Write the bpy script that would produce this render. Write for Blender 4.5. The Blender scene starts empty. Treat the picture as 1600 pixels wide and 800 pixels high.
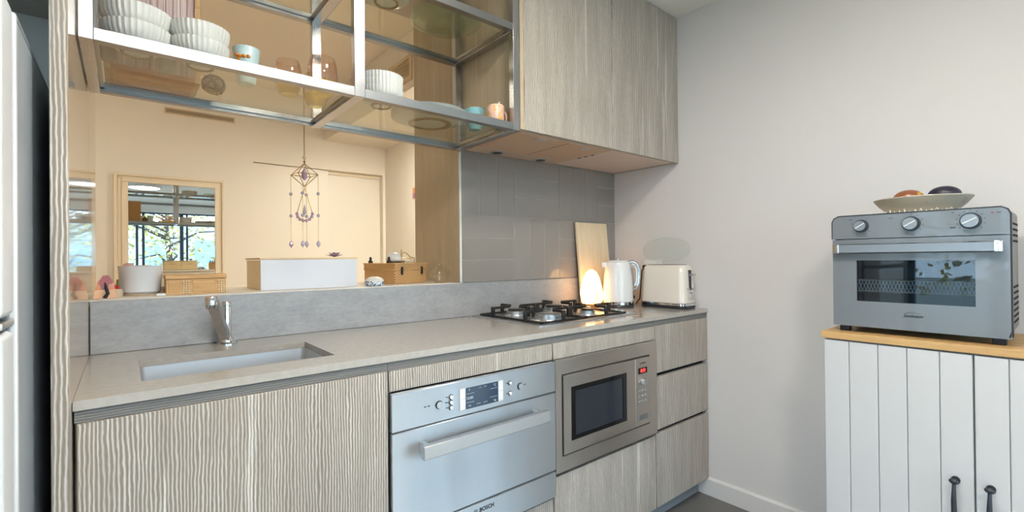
import bpy, bmesh, math, random
from mathutils import Vector, Matrix
random.seed(7)
PI = math.pi
scene = bpy.context.scene
C = scene.collection

# ------------------------------------------------------------------ camera
f_px, yaw, pitch, roll = 739.17, math.radians(39.39), math.radians(0.262), math.radians(-0.555)
cam_d = bpy.data.cameras.new('camera'); cam = bpy.data.objects.new('camera', cam_d); C.objects.link(cam)
cam_d.sensor_width = 36.0; cam_d.lens = f_px / 1600 * 36.0; cam_d.clip_start = 0.02; cam_d.clip_end = 200
r0 = Vector((math.cos(yaw), -math.sin(yaw), 0)); f0 = Vector((math.sin(yaw), math.cos(yaw), 0)); u0 = Vector((0, 0, 1))
fw = f0 * math.cos(pitch) + u0 * math.sin(pitch); u1 = -f0 * math.sin(pitch) + u0 * math.cos(pitch)
rt = r0 * math.cos(roll) + u1 * math.sin(roll); up = -r0 * math.sin(roll) + u1 * math.cos(roll)
cam.matrix_world = Matrix(((rt.x, up.x, -fw.x, 0), (rt.y, up.y, -fw.y, -1.7184), (rt.z, up.z, -fw.z, 1.1405), (0, 0, 0, 1)))
scene.camera = cam

# ------------------------------------------------------------------ world, exposure
SKY = 9.0
LAMP_KITCHEN, LAMP_LIVING, LAMP_HALL, LAMP_SOFFIT = 78.0, 70.0, 50.0, 720.0
w = bpy.data.worlds.new('sky'); scene.world = w; w.use_nodes = True
bg = w.node_tree.nodes['Background']; bg.inputs[0].default_value = (0.64, 0.81, 1.0, 1); bg.inputs[1].default_value = SKY
vs = scene.view_settings
vs.view_transform = 'Standard'; vs.look = 'None'; vs.gamma = 1.0; vs.use_curve_mapping = False
vs.exposure = 0.15
scene.cycles.max_bounces = 10; scene.cycles.diffuse_bounces = 5; scene.cycles.glossy_bounces = 6
scene.cycles.transparent_max_bounces = 16; scene.cycles.caustics_reflective = False; scene.cycles.caustics_refractive = False
scene.cycles.sample_clamp_indirect = 6.0

def portal(name, loc, rot, sx, sy):
    l = bpy.data.lights.new(name, 'AREA'); l.shape = 'RECTANGLE'; l.size = sx; l.size_y = sy; l.cycles.is_portal = True
    o = bpy.data.objects.new(name, l); C.objects.link(o); o.location = loc; o.rotation_euler = rot
portal('window_portal', (1.7, -5.12, 1.1), (PI / 2, 0, 0), 6.0, 2.15)
portal('side_window_portal', (-2.52, -1.55, 1.25), (0, -PI / 2, 0), 2.0, 1.9)

# ------------------------------------------------------------------ helpers
def lin(c):
    if isinstance(c, str):
        c = tuple(int(c[i:i + 2], 16) for i in (1, 3, 5))
    return tuple(((v / 255) / 12.92 if v / 255 <= 0.04045 else ((v / 255 + 0.055) / 1.055) ** 2.4) for v in c) + (1.0,)

class MB:
    def __init__(s): s.bm = bmesh.new(); s.wn = False
    def box(s, x0, x1, y0, y1, z0, z1, bev=0.0, seg=2):
        r = bmesh.ops.create_cube(s.bm, size=1.0); vs_ = r['verts']
        for v in vs_:
            v.co = Vector(((x0 + x1) / 2 + v.co.x * (x1 - x0), (y0 + y1) / 2 + v.co.y * (y1 - y0), (z0 + z1) / 2 + v.co.z * (z1 - z0)))
        if bev > 0:
            s.wn = s.wn or seg > 1
            es = list({e for v in vs_ for e in v.link_edges})
            bmesh.ops.bevel(s.bm, geom=es, offset=bev, segments=seg, affect='EDGES', profile=0.5)
        return s
    def loft(s, loops, closed=True, cap0=True, cap1=True):
        rows = [[s.bm.verts.new(p) for p in lp] for lp in loops]
        n = len(rows[0]); m = n if closed else n - 1
        for a, b in zip(rows, rows[1:]):
            for i in range(m):
                j = (i + 1) % n
                s.bm.faces.new((a[i], a[j], b[j], b[i]))
        if cap0 and closed: s.bm.faces.new(rows[0][::-1])
        if cap1 and closed: s.bm.faces.new(rows[-1])
        return s
    def lathe(s, cx, cy, prof, n=32, ribs=0, amp=0.0, z0=0.0, cap=True):
        loops = []
        for r, z in prof:
            lp = []
            for i in range(n):
                a = 2 * PI * i / n
                rr = max(r, 0.0002) * (1 + (amp * math.cos(ribs * a) if ribs else 0))
                lp.append((cx + rr * math.cos(a), cy + rr * math.sin(a), z0 + z))
            loops.append(lp)
        return s.loft(loops, True, cap, cap)
    def tube(s, pts, r, n=8, closed=False):
        pts = [Vector(p) for p in pts]; m = len(pts); rs = r if isinstance(r, (list, tuple)) else [r] * m
        loops = []; pn = None
        for i, p in enumerate(pts):
            a = pts[i - 1] if (i > 0 or closed) else p; b = pts[(i + 1) % m] if (i < m - 1 or closed) else p
            t = (b - a).normalized()
            if pn is None:
                pn = t.orthogonal().normalized()
            else:
                pn = (pn - t * pn.dot(t)).normalized() if (pn - t * pn.dot(t)).length > 1e-6 else t.orthogonal().normalized()
            q = t.cross(pn)
            loops.append([p + (pn * math.cos(2 * PI * k / n) + q * math.sin(2 * PI * k / n)) * rs[i] for k in range(n)])
        if closed: loops.append(loops[0])
        return s.loft(loops, True, not closed, not closed)
    def cyl(s, p0, p1, r, n=20, r1=None): return s.tube([p0, p1], [r, r if r1 is None else r1], n)
    def prism(s, poly, axis, a0, a1):
        def P(u, v, a): return {'x': (a, u, v), 'y': (u, a, v), 'z': (u, v, a)}[axis]
        return s.loft([[P(u, v, a0) for u, v in poly], [P(u, v, a1) for u, v in poly]])
    def ball(s, c, rx, ry=None, rz=None, u=16, v=10):
        r = bmesh.ops.create_uvsphere(s.bm, u_segments=u, v_segments=v, radius=1.0)
        for q in r['verts']: q.co = Vector((c[0] + q.co.x * rx, c[1] + q.co.y * (ry or rx), c[2] + q.co.z * (rz or ry or rx)))
        return s
    def quad(s, *p): s.bm.faces.new([s.bm.verts.new(q) for q in p]); return s
    def mesh(s, name, smooth=True):
        bmesh.ops.recalc_face_normals(s.bm, faces=s.bm.faces)
        me = bpy.data.meshes.new(name); s.bm.to_mesh(me); s.bm.free()
        if smooth:
            me.polygons.foreach_set('use_smooth', [True] * len(me.polygons)); me.set_sharp_from_angle(angle=math.radians(38))
            if s.wn: me['wn'] = True
        return me

def rrect(x0, x1, y0, y1, r, n=5):
    o = []
    for cx, cy, a0 in ((x1 - r, y1 - r, 0), (x0 + r, y1 - r, 90), (x0 + r, y0 + r, 180), (x1 - r, y0 + r, 270)):
        for k in range(n + 1):
            a = math.radians(a0 + 90 * k / n); o.append((cx + r * math.cos(a), cy + r * math.sin(a)))
    return o

WM = {}          # world matrix of each thing root / part
def setp(o, label=None, cat=None, group=None, kind=None):
    if label: o['label'] = label
    if cat: o['category'] = cat
    if group: o['group'] = group
    if kind: o['kind'] = kind
    return o
def thing(name, label, cat, loc=(0, 0, 0), rotz=0.0, group=None, kind=None):
    o = bpy.data.objects.new(name, None); C.objects.link(o); o.empty_display_size = 0.05
    o.location = loc; o.rotation_euler = (0, 0, rotz)
    WM[o.name] = Matrix.Translation(Vector(loc)) @ Matrix.Rotation(rotz, 4, 'Z')
    return setp(o, label, cat, group, kind)
def part(name, mb, mat, parent, world=True, label=None, kind=None, smooth=True):
    """a mesh under a thing (or under a part); coordinates are world ones unless world=False (then the thing's own)"""
    me = mb if isinstance(mb, bpy.types.Mesh) else mb.mesh(name, smooth)
    pm = WM[parent.name]
    if world: me.transform(pm.inverted())
    if not me.materials: me.materials.append(mat)
    o = bpy.data.objects.new(name, me); C.objects.link(o); o.parent = parent
    if me.get('wn'): md_ = o.modifiers.new('weighted_normals', 'WEIGHTED_NORMAL'); md_.keep_sharp = True
    WM[o.name] = pm.copy()
    return setp(o, label, kind=kind)
def solo(name, mb, mat, label=None, cat=None, loc=(0, 0, 0), group=None, kind=None, world=True, smooth=True):
    me = mb.mesh(name, smooth) if isinstance(mb, MB) else mb
    if world: me.transform(Matrix.Translation(-Vector(loc)))
    me.materials.append(mat)
    o = bpy.data.objects.new(name, me); C.objects.link(o); o.location = loc
    WM[o.name] = Matrix.Translation(Vector(loc))
    return setp(o, label, cat, group, kind)
def dup(root, loc, rotz=None, label=None, group=None):
    r = root.copy(); C.objects.link(r); r.location = loc
    if rotz is not None: r.rotation_euler = (0, 0, rotz)
    if label: r['label'] = label
    if group: r['group'] = group
    for ch in list(root.children):
        c = ch.copy(); C.objects.link(c); c.parent = r
        for g in list(ch.children):
            d = g.copy(); C.objects.link(d); d.parent = c
    return r
def text(name, s, size, pos, xdir, mat, parent, align='CENTER', ext=0.0003, shear=0.0, world=True, bold=0.0):
    cu = bpy.data.curves.new('t', 'FONT'); cu.body = s; cu.size = size; cu.align_x = align; cu.align_y = 'CENTER'; cu.extrude = ext; cu.shear = shear; cu.offset = bold
    cu.resolution_u = 3
    o = bpy.data.objects.new('t', cu); C.objects.link(o)
    dg = bpy.context.evaluated_depsgraph_get(); me = bpy.data.meshes.new_from_object(o.evaluated_get(dg))
    bpy.data.objects.remove(o); bpy.data.curves.remove(cu)
    x = Vector(xdir); u = Vector((0, 0, 1)); n = x.cross(u)
    me.transform(Matrix(((x.x, u.x, n.x, pos[0]), (x.y, u.y, n.y, pos[1]), (x.z, u.z, n.z, pos[2]), (0, 0, 0, 1))))
    me.name = name; me.materials.clear()
    return part(name, me, mat, parent, world)

# ------------------------------------------------------------------ materials
class NT:
    def __init__(s, name):
        s.m = bpy.data.materials.new(name); s.m.use_nodes = True; s.t = s.m.node_tree; s.p = s.t.nodes['Principled BSDF']; s.out = s.t.nodes['Material Output']
    def n(s, typ, **k):
        nd = s.t.nodes.new(typ)
        for a, v in k.items(): setattr(nd, a, v)
        return nd
    def l(s, a, b): s.t.links.new(a, b)
    def math(s, op, a, b=None):
        nd = s.n('ShaderNodeMath', operation=op)
        for i, v in enumerate((a, b)):
            if v is None: continue
            if isinstance(v, (int, float)): nd.inputs[i].default_value = v
            else: s.l(v, nd.inputs[i])
        return nd.outputs[0]
    def ramp(s, fac, stops):
        nd = s.n('ShaderNodeValToRGB'); e = nd.color_ramp.elements
        while len(e) < len(stops): e.new(0.5)
        for q, (p, c) in zip(e, stops): q.position = p; q.color = c
        s.l(fac, nd.inputs[0]); return nd.outputs[0]
    def coords(s, scale=(1, 1, 1), rnd=True):
        tc = s.n('ShaderNodeTexCoord'); mp = s.n('ShaderNodeMapping'); mp.inputs['Scale'].default_value = scale
        if rnd:
            oi = s.n('ShaderNodeObjectInfo'); ad = s.n('ShaderNodeVectorMath', operation='ADD'); cm = s.n('ShaderNodeCombineXYZ')
            v = s.math('MULTIPLY', oi.outputs['Random'], 37.0)
            for i in range(3): s.l(v, cm.inputs[i])
            s.l(tc.outputs['Object'], ad.inputs[0]); s.l(cm.outputs[0], ad.inputs[1]); s.l(ad.outputs[0], mp.inputs[0])
        else: s.l(tc.outputs['Object'], mp.inputs[0])
        return mp.outputs[0]
    def noise(s, vec, scale=5, detail=2, rough=0.5, dist=0.0):
        nd = s.n('ShaderNodeTexNoise'); nd.inputs['Scale'].default_value = scale; nd.inputs['Detail'].default_value = detail
        nd.inputs['Roughness'].default_value = rough; nd.inputs['Distortion'].default_value = dist; s.l(vec, nd.inputs['Vector']); return nd.outputs['Fac']
    def bump(s, h, strength=0.2, dist=0.002):
        nd = s.n('ShaderNodeBump'); nd.inputs['Strength'].default_value = strength; nd.inputs['Distance'].default_value = dist
        s.l(h, nd.inputs['Height']); s.l(nd.outputs[0], s.p.inputs['Normal'])
    def set(s, **k):
        mp = dict(color='Base Color', rough='Roughness', metal='Metallic', spec='Specular IOR Level', coat='Coat Weight', coatr='Coat Roughness', trans='Transmission Weight', ior='IOR', em='Emission Color', ems='Emission Strength', sub='Subsurface Weight')
        for a, v in k.items():
            i = s.p.inputs[mp[a]]
            if a in ('color', 'em') and isinstance(v, str): v = lin(v)
            i.default_value = v
        return s

def plain(name, color, rough=0.5, metal=0.0, coat=0.0, spec=0.5, var=0.0, vscale=8, bump=0.0, bscale=60, stretch=(1, 1, 1)):
    t = NT(name).set(color=color, rough=rough, metal=metal, coat=coat, spec=spec)
    if var > 0:
        c = lin(color) if isinstance(color, str) else color
        nz = t.noise(t.coords(stretch), vscale, 3)
        lo = tuple(v * (1 - var) for v in c[:3]) + (1,); hi = tuple(min(1, v * (1 + var)) for v in c[:3]) + (1,)
        t.l(t.ramp(nz, [(0.3, lo), (0.7, hi)]), t.p.inputs['Base Color'])
    if bump > 0: t.bump(t.noise(t.coords(stretch), bscale, 3), bump, 0.001)
    return t.m
def emit(name, color, strength):
    return NT(name).set(color=color, em=color, ems=strength).m

def wood_veneer(name, base, dark, line, horizontal=False, period=0.0068, bumpk=0.35, gloss=0.55):
    t = NT(name).set(rough=gloss)
    tc = t.n('ShaderNodeTexCoord'); oi = t.n('ShaderNodeObjectInfo'); sp = t.n('ShaderNodeSeparateXYZ'); t.l(tc.outputs['Object'], sp.inputs[0])
    rnd = t.math('MULTIPLY', oi.outputs['Random'], 11.0)
    if horizontal:
        a = t.math('ADD', sp.outputs[2], t.math('MULTIPLY', sp.outputs[1], 1.0)); b = sp.outputs[0]
    else:
        a = t.math('ADD', sp.outputs[0], sp.outputs[1]); b = sp.outputs[2]
    a = t.math('ADD', a, rnd)
    def vec(sa, sb):
        cm = t.n('ShaderNodeCombineXYZ'); t.l(t.math('MULTIPLY', a, sa), cm.inputs[0]); t.l(t.math('MULTIPLY', b, sb), cm.inputs[1]); t.l(rnd, cm.inputs[2]); return cm.outputs[0]
    warp = t.noise(vec(16, 2.2), 1.0, 2); warp2 = t.noise(vec(75, 24), 1.0, 2)
    ph = t.math('ADD', t.math('ADD', t.math('MULTIPLY', a, 2 * PI / period), t.math('MULTIPLY', warp, 16.0)), t.math('MULTIPLY', warp2, 5.0))
    wv = t.math('ADD', t.math('MULTIPLY', t.math('SINE', ph), 0.5), 0.5)
    pw = t.math('POWER', wv, 2.0)
    amp = t.math('ADD', 0.15, t.math('MULTIPLY', t.noise(vec(30, 3), 1.0, 2), 1.25))
    lines = t.math('MULTIPLY', pw, amp)
    streak = t.ramp(t.noise(vec(34, 1.3), 1.0, 3, 0.6, 0.4), [(0.64, (0, 0, 0, 1)), (0.70, (1, 1, 1, 1))])
    fine = t.noise(vec(700, 14), 1.0, 2)
    mx = t.n('ShaderNodeMix', data_type='RGBA'); t.l(t.noise(vec(9, 0.8), 1.0, 2), mx.inputs[0]); mx.inputs[6].default_value = lin(dark); mx.inputs[7].default_value = lin(base)
    mx2 = t.n('ShaderNodeMix', data_type='RGBA'); fac = t.math('MINIMUM', t.math('ADD', lines, t.math('MULTIPLY', streak, t.math('ADD', 0.25, pw))), 1.0)
    t.l(fac, mx2.inputs[0]); t.l(mx.outputs[2], mx2.inputs[6]); mx2.inputs[7].default_value = lin(line)
    mx3 = t.n('ShaderNodeMix', data_type='RGBA', blend_type='MULTIPLY'); mx3.inputs[0].default_value = 0.35; t.l(mx2.outputs[2], mx3.inputs[6])
    t.l(t.ramp(fine, [(0.2, (0.6, 0.6, 0.6, 1)), (0.6, (1, 1, 1, 1))]), mx3.inputs[7])
    t.l(mx3.outputs[2], t.p.inputs['Base Color'])
    t.bump(t.math('SUBTRACT', 1.0, fac), bumpk, 0.0015)
    return t.m
def grained(name, c0, c1, axis='z', rough=0.45, k=(60, 4), coat=0.0):
    t = NT(name).set(rough=rough, coat=coat)
    s = {'x': (k[1], k[0], k[0]), 'y': (k[0], k[1], k[0]), 'z': (k[0], k[0], k[1])}[axis]
    nz = t.noise(t.coords(s), 1.0, 4, 0.6, 0.6)
    t.l(t.ramp(nz, [(0.3, lin(c0)), (0.7, lin(c1))]), t.p.inputs['Base Color']); t.bump(nz, 0.12, 0.001); return t.m
def steel(name, color='#b9babb', rough=0.27, axis='x', amt=0.08, aniso=0.0):
    t = NT(name).set(color=color, metal=1.0, rough=rough)
    if aniso:
        t.p.inputs['Anisotropic'].default_value = aniso; cv = t.n('ShaderNodeCombineXYZ'); cv.inputs[2].default_value = 1.0; t.l(cv.outputs[0], t.p.inputs['Tangent'])
    s = {'x': (6, 500, 500), 'y': (500, 6, 500), 'z': (500, 500, 6)}[axis]
    nz = t.noise(t.coords(s), 1.0, 3)
    rr = t.math('ADD', t.math('MULTIPLY', nz, amt * 2), rough - amt)
    if aniso: rr = t.math('ADD', rr, t.math('MULTIPLY', t.math('SUBTRACT', t.noise(t.coords((14, 14, 2.0)), 1.0, 4, 0.6, 0.4), 0.5), 0.35))
    t.l(rr, t.p.inputs['Roughness']); t.bump(nz, 0.05, 0.0005); return t.m
def thin_glass(name, tint='#fbfcfa', gloss=0.04, power=4.0, soft=0.0, softcol='#ffffff'):
    t = NT(name); nt = t.t; nt.nodes.remove(t.p)
    tr = t.n('ShaderNodeBsdfTransparent'); tr.inputs[0].default_value = lin(tint); gl = t.n('ShaderNodeBsdfGlossy'); gl.inputs['Roughness'].default_value = 0.01
    fr = t.n('ShaderNodeLayerWeight'); fr.inputs[0].default_value = 0.5; mx = t.n('ShaderNodeMixShader')
    fz = t.math('ADD', gloss, t.math('MULTIPLY', t.math('POWER', fr.outputs['Facing'], power), 0.75))
    base = tr.outputs[0]
    if soft:
        tl_ = t.n('ShaderNodeBsdfTranslucent'); tl_.inputs[0].default_value = lin(softcol); ms = t.n('ShaderNodeMixShader'); ms.inputs[0].default_value = soft
        t.l(tr.outputs[0], ms.inputs[1]); t.l(tl_.outputs[0], ms.inputs[2]); base = ms.outputs[0]
    t.l(fz, mx.inputs[0]); t.l(base, mx.inputs[1]); t.l(gl.outputs[0], mx.inputs[2]); t.l(mx.outputs[0], t.out.inputs[0]); return t.m
def speckle(name, base, spot, scale=90, thr=0.66, rough=0.35, coat=0.2):
    t = NT(name).set(rough=rough, coat=coat); nz = t.noise(t.coords(), scale, 2)
    t.l(t.ramp(nz, [(thr, lin(base)), (thr + 0.05, lin(spot))]), t.p.inputs['Base Color']); return t.m
def weave(name, c0, c1, sc=110, rough=0.6):
    t = NT(name).set(rough=rough); v = t.coords((1, 1, 1), False); sp = t.n('ShaderNodeSeparateXYZ'); t.l(v, sp.inputs[0])
    a = t.math('SINE', t.math('MULTIPLY', t.math('ADD', sp.outputs[0], sp.outputs[1]), sc * 6.283)); b = t.math('SINE', t.math('MULTIPLY', sp.outputs[2], sc * 6.283))
    h = t.math('ADD', t.math('MULTIPLY', t.math('MULTIPLY', a, b), 0.5), 0.5)
    t.l(t.ramp(h, [(0.2, lin(c0)), (0.8, lin(c1))]), t.p.inputs['Base Color']); t.bump(h, 0.5, 0.002); return t.m

M = {}
M['veneer'] = wood_veneer('limed_veneer', '#998d7f', '#85796c', '#e4ded5')
M['veneer_h'] = wood_veneer('grip_strip_veneer', '#706f6c', '#585856', '#8f8d88', horizontal=True, period=0.005, bumpk=0.2)
M['veneer_warm_lit'] = wood_veneer('limed_veneer_smooth_lit', '#b3a084', '#a28f74', '#d8caae', period=0.0052, bumpk=0.15)  # lighter, warmer copy of the veneer: far room's warm light put into the colour
M['lacquer'] = plain('beige_lacquer', '#b8a48e', 0.12, coat=0.5, var=0.03, vscale=2)
t = NT('worktop_stone').set(rough=0.18, coat=0.35); nz = t.noise(t.coords(), 60, 5, 0.6); t.l(t.ramp(nz, [(0.3, lin('#aca59c')), (0.7, lin('#b6afa6'))]), t.p.inputs['Base Color']); M['stone'] = t.m
t = NT('upstand_stone').set(rough=0.3); v = t.coords((1, 1, 2.2)); n1 = t.noise(v, 11, 7, 0.68); n2 = t.noise(v, 60, 4, 0.6)
t.l(t.ramp(t.math('ADD', t.math('MULTIPLY', n1, 0.6), t.math('MULTIPLY', n2, 0.4)), [(0.3, lin('#8f8f8f')), (0.5, lin('#a0a0a0')), (0.7, lin('#b0b0b0'))]), t.p.inputs['Base Color']); M['upstand'] = t.m
M['wall'] = plain('painted_wall', '#d5d1ce', 0.6, var=0.015, vscale=1.5, bump=0.03, bscale=180)
M['hallwall'] = plain('cream_wall', '#e9e4db', 0.6, var=0.015, vscale=1.5, bump=0.03, bscale=180)
M['halldoor'] = plain('cream_door_paint', '#eae5dc', 0.4)
M['ceiling'] = plain('ceiling_paint', '#e6e4e1', 0.8)
M['floor'] = plain('grey_floor_grout', '#55534f', 0.7)
M['floortile'] = plain('grey_floor_tile', '#6a6865', 0.4, var=0.06, vscale=10)
M['timber'] = grained('oak_floor', '#a9845c', '#bf9a70', 'x', 0.4, (40, 3))
M['paleoak'] = grained('pale_oak_floor', '#c3b197', '#d3c3aa', 'x', 0.35, (40, 3))
M['grout'] = plain('pale_grout', '#b9b3ab', 0.8)
M['tile'] = plain('grey_glazed_tile', '#938d87', 0.09, coat=0.3, var=0.03, vscale=3, bump=0.02, bscale=9)
M['steel'] = steel('brushed_steel', '#a6a7a8', 0.30, 'x', 0.05)
M['steel_oven'] = steel('oven_steel', '#d6d9dc', 0.52, 'x', 0.03, 0.9)
M['steel_mw'] = steel('microwave_steel', '#d3ccc4', 0.50, 'x', 0.03, 0.85)
M['steel_v'] = steel('brushed_steel_upright', '#bfc0c2', 0.25, 'z')
M['sink'] = steel('sink_steel', '#d2d5d8', 0.45, 'x', 0.08)
M['chrome'] = plain('chrome', '#d8d9da', 0.06, 1.0)
M['satin'] = plain('satin_metal', '#cfd0d1', 0.36, 1.0)
M['dialmetal'] = plain('dial_metal', '#96989a', 0.4, 1.0)
M['black'] = plain('matt_black', '#161616', 0.5)
M['gapblack'] = plain('shadow_gap', '#0c0b0b', 0.8)
M['iron'] = plain('cast_iron', '#1c1a19', 0.45, bump=0.2, bscale=300)
M['blackglass'] = plain('black_glass', '#0a0b0d', 0.04, coat=0.5)
M['plastic_dark'] = plain('dark_plastic', '#2a2d33', 0.35)
M['white'] = plain('white_gloss', '#e9e9e7', 0.2, coat=0.3)
M['fridge_white'] = plain('fridge_door_white', '#dfe3e6', 0.3)
M['fridge_side'] = plain('fridge_side_grey', '#9ba4ac', 0.45, bump=0.25, bscale=500)
M['greyplastic'] = plain('grey_plastic', '#8d9296', 0.5)
M['glass'] = thin_glass('clear_glass')
M['coverglass'] = thin_glass('cover_glass', '#fdfefd', 0.015, 5.0)
M['shelfglass'] = thin_glass('shelf_glass', '#fafbf5')
M['paneglass'] = thin_glass('window_glass', '#eef4f6')
M['mirror'] = plain('mirror_silver', '#dfe3e4', 0.005, 1.0)
M['frame_cream'] = plain('cream_frame_paint', '#e6dac4', 0.4)
M['winframe'] = plain('slate_window_frame', '#34495a', 0.45)
M['bamboo'] = grained('bamboo_board', '#dcc5a0', '#e8d5b4', 'z', 0.45, (50, 3))
M['oak'] = grained('oak_top', '#b88f5a', '#d0a970', 'y', 0.4, (60, 4))
M['boxwood'] = grained('pale_box_wood', '#b98d58', '#d3ab74', 'x', 0.5, (70, 8))
M['pinkwash'] = grained('pink_washed_slats', '#a88078', '#e0cfc8', 'z', 0.5, (220, 3))
M['orangewood'] = grained('orange_wood', '#a5642e', '#c07a3c', 'x', 0.45, (60, 4))
M['wicker'] = weave('wicker', '#7c4f24', '#e2b880', 92)
M['ribbed'] = plain('stoneware_white', '#dcdcd6', 0.35, coat=0.2)
M['footring'] = plain('unglazed_foot', '#9a7f5e', 0.8)
M['plateglaze'] = plain('plate_glaze', '#dedfd9', 0.3, coat=0.2)
M['greenglass'] = thin_glass('green_tint_glass', '#fafcf8', soft=0.10, softcol='#dce6d4')
M['amber'] = thin_glass('pink_glass', '#fef8f4', soft=0.05, softcol='#f4d8c6'); M['yellow'] = thin_glass('yellow_glass', '#fbf0a0', soft=0.6, softcol='#f6e23c')
M['paleblue'] = plain('pale_blue_glaze', '#c3dadb', 0.3, coat=0.2); M['turq'] = plain('turquoise_glaze', '#86b9bf', 0.3, coat=0.2)
M['orange'] = plain('orange_paint', '#d8862a', 0.4)
M['pinkmug'] = speckle('pink_patterned_glaze', '#e3b9a4', '#d9a24a', 60, 0.52)
M['pot'] = plain('white_glazed_pot', '#d6d8da', 0.12, coat=0.5)
M['saucer'] = plain('sand_saucer', '#c9b79c', 0.5)
M['agate'] = speckle('orange_agate', '#a8431a', '#d98a50', 35, 0.5, 0.15, 0.5); M['agate_pale'] = plain('pale_agate_edge', '#e0b48c', 0.3)
M['red'] = plain('red_petal', '#b3202a', 0.5); M['green'] = plain('cactus_green', '#5f7d4a', 0.6)
M['marble_white'] = plain('white_marbled_front', '#d8d8dc', 0.25, var=0.05, vscale=5)
M['palewood'] = grained('pale_drawer_wood', '#d8bf94', '#e4d0a8', 'x', 0.5, (60, 5))
M['crystal'] = plain('amethyst', '#a98aa8', 0.15, coat=0.5, var=0.2, vscale=80); M['bead'] = plain('iridescent_bead', '#c7c2d6', 0.05, coat=1.0, metal=0.4)
M['gold'] = plain('gold_wire', '#b8924e', 0.25, 1.0)
M['bluepat'] = speckle('blue_patterned_ceramic', '#dfe3e6', '#4a6780', 130, 0.5)
M['cut'] = thin_glass('cut_glass', '#fdfcf8', soft=0.22, softcol='#f4ecdc')
M['frost'] = plain('frosted_white', '#eeeae4', 0.4)
M['rubber'] = plain('rubber_foot', '#15171c', 0.6)
M['ovengrey'] = plain('grey_enamel', '#72787d', 0.22, coat=0.4)
M['ovenside'] = plain('oven_side_metal', '#77736d', 0.35, 0.7)
M['cream_toaster'] = plain('cream_enamel', '#e6ddd0', 0.15, coat=0.5)
M['board_white'] = plain('white_door_paint', '#c8c8c8', 0.35)
M['ironhandle'] = plain('dark_iron_handle', '#3a3f46', 0.4, 0.5)
M['bowlglaze'] = speckle('speckled_stoneware', '#b3aa98', '#8a8170', 120, 0.66, 0.45)
M['doily'] = plain('crochet_cotton', '#e9e4da', 0.9)
M['mango'] = speckle('mango_skin', '#8a5030', '#d0a030', 22, 0.48, 0.3); M['avocado'] = plain('avocado_skin', '#262233', 0.4, var=0.3, vscale=60, bump=0.4, bscale=120)
M['ventdark'] = plain('vent_dark', '#34291d', 0.6); M['vent'] = plain('vent_cream', '#d8c6aa', 0.5)
M['display'] = plain('lcd_blue', '#1f3b52', 0.08, coat=0.4); M['print'] = plain('printed_grey', '#5a6066', 0.5); M['printlight'] = plain('printed_light', '#c9d3da', 0.4)
M['ink'] = plain('printed_black', '#101216', 0.5)
M['redled'] = emit('red_led', (1.0, 0.05, 0.04, 1), 2.5)
M['ledglass'] = plain('led_window', '#240808', 0.1)
M['lampdiff'] = emit('lamp_diffuser', (1.0, 0.93, 0.84, 1), LAMP_KITCHEN)
M['lampliving'] = emit('living_lamp_diffuser', (1.0, 0.96, 0.91, 1), LAMP_LIVING)
M['lamphall'] = emit('hall_lamp_diffuser', (1.0, 0.92, 0.74, 1), LAMP_HALL)
M['lampsoffit'] = emit('soffit_lamp_diffuser', (1.0, 0.94, 0.78, 1), LAMP_SOFFIT)
M['bark'] = plain('bark', '#4a4038', 0.9); M['leaf'] = speckle('autumn_leaf', '#c9bd62', '#e2c9a0', 3, 0.5, 0.6, 0)
M['ground'] = plain('paved_ground', '#8d938f', 0.9); M['facade'] = plain('pale_facade', '#b9cad4', 0.8)
M['facadepane'] = plain('pale_facade_window', '#93b4c8', 0.2)
M['pelmet'] = plain('blind_white', '#e7eaec', 0.6)
t = NT('salt_crystal').set(rough=0.5); nz = t.noise(t.coords(), 28, 4, 0.6); t.l(t.ramp(nz, [(0.35, (1.0, 0.42, 0.12, 1)), (0.6, (1.0, 0.66, 0.30, 1))]), t.p.inputs['Emission Color']); t.set(color='#e8a878', ems=4.4); M['salt'] = t.m

# ================================================================== THE SETTING
XL, XR, YC = -0.0721, 2.166, 2.345
m = MB().box(-2.6, 5.3, -5.1, 2.95, -0.12, -0.006); fl = solo('floor', m, M['floor'], kind='structure')
m = MB().box(0, 0.297, 0, 0.297, -0.006, 0, 0.0015, 1); tile_me = m.mesh('floor_tile'); tile_me.materials.append(M['floortile'])
for i in range(8):
    for j in range(4):
        x = XR - 0.3 * (i + 1); y = -0.507 - 0.3 * (j + 1)
        o = bpy.data.objects.new('tile', tile_me); C.objects.link(o); o.location = (x + 0.0015, y + 0.0015, 0); o.parent = fl
solo('floor_living', MB().box(-2.48, 5.18, -4.98, -1.71, -0.0055, 0.002).box(XR + 0.12, 5.18, -1.71, -0.12, -0.0055, 0.002).box(-2.48, -0.24, -1.71, 0.0, -0.0055, 0.002), M['paleoak'], kind='structure')
solo('floor_hall', MB().box(-1.6, 2.2, 0.4, 2.75, -0.005, 0.004), M['timber'], kind='structure')
solo('ceiling', MB().box(-2.6, 5.3, -5.1, 0.0, YC, YC + 0.12), M['ceiling'], kind='structure')
solo('ceiling_hall', MB().box(-1.6, 2.2, 0.38, 2.95, 2.62, 2.74), M['hallwall'], kind='structure')
solo('wall_right', MB().box(XR, XR + 0.12, -2.02, 0.4, 0, YC, 0.002, 1), M['wall'], kind='structure')
# the thick back wall with its opening into the room behind
m = MB()
m.box(1.139, XR, 0.0, 0.4, 0, 2.74); m.box(XL - 0.022, 1.139, 0.0, 0.4, 0, 1.018); m.box(XL - 0.022, 1.139, 0.0, 0.4, 2.33, 2.74)
m.box(-2.6, XL - 0.022, 0.0, 0.4, 0, 2.74)
wb = solo('wall_back', m, M['grout'], kind='structure')
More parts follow.
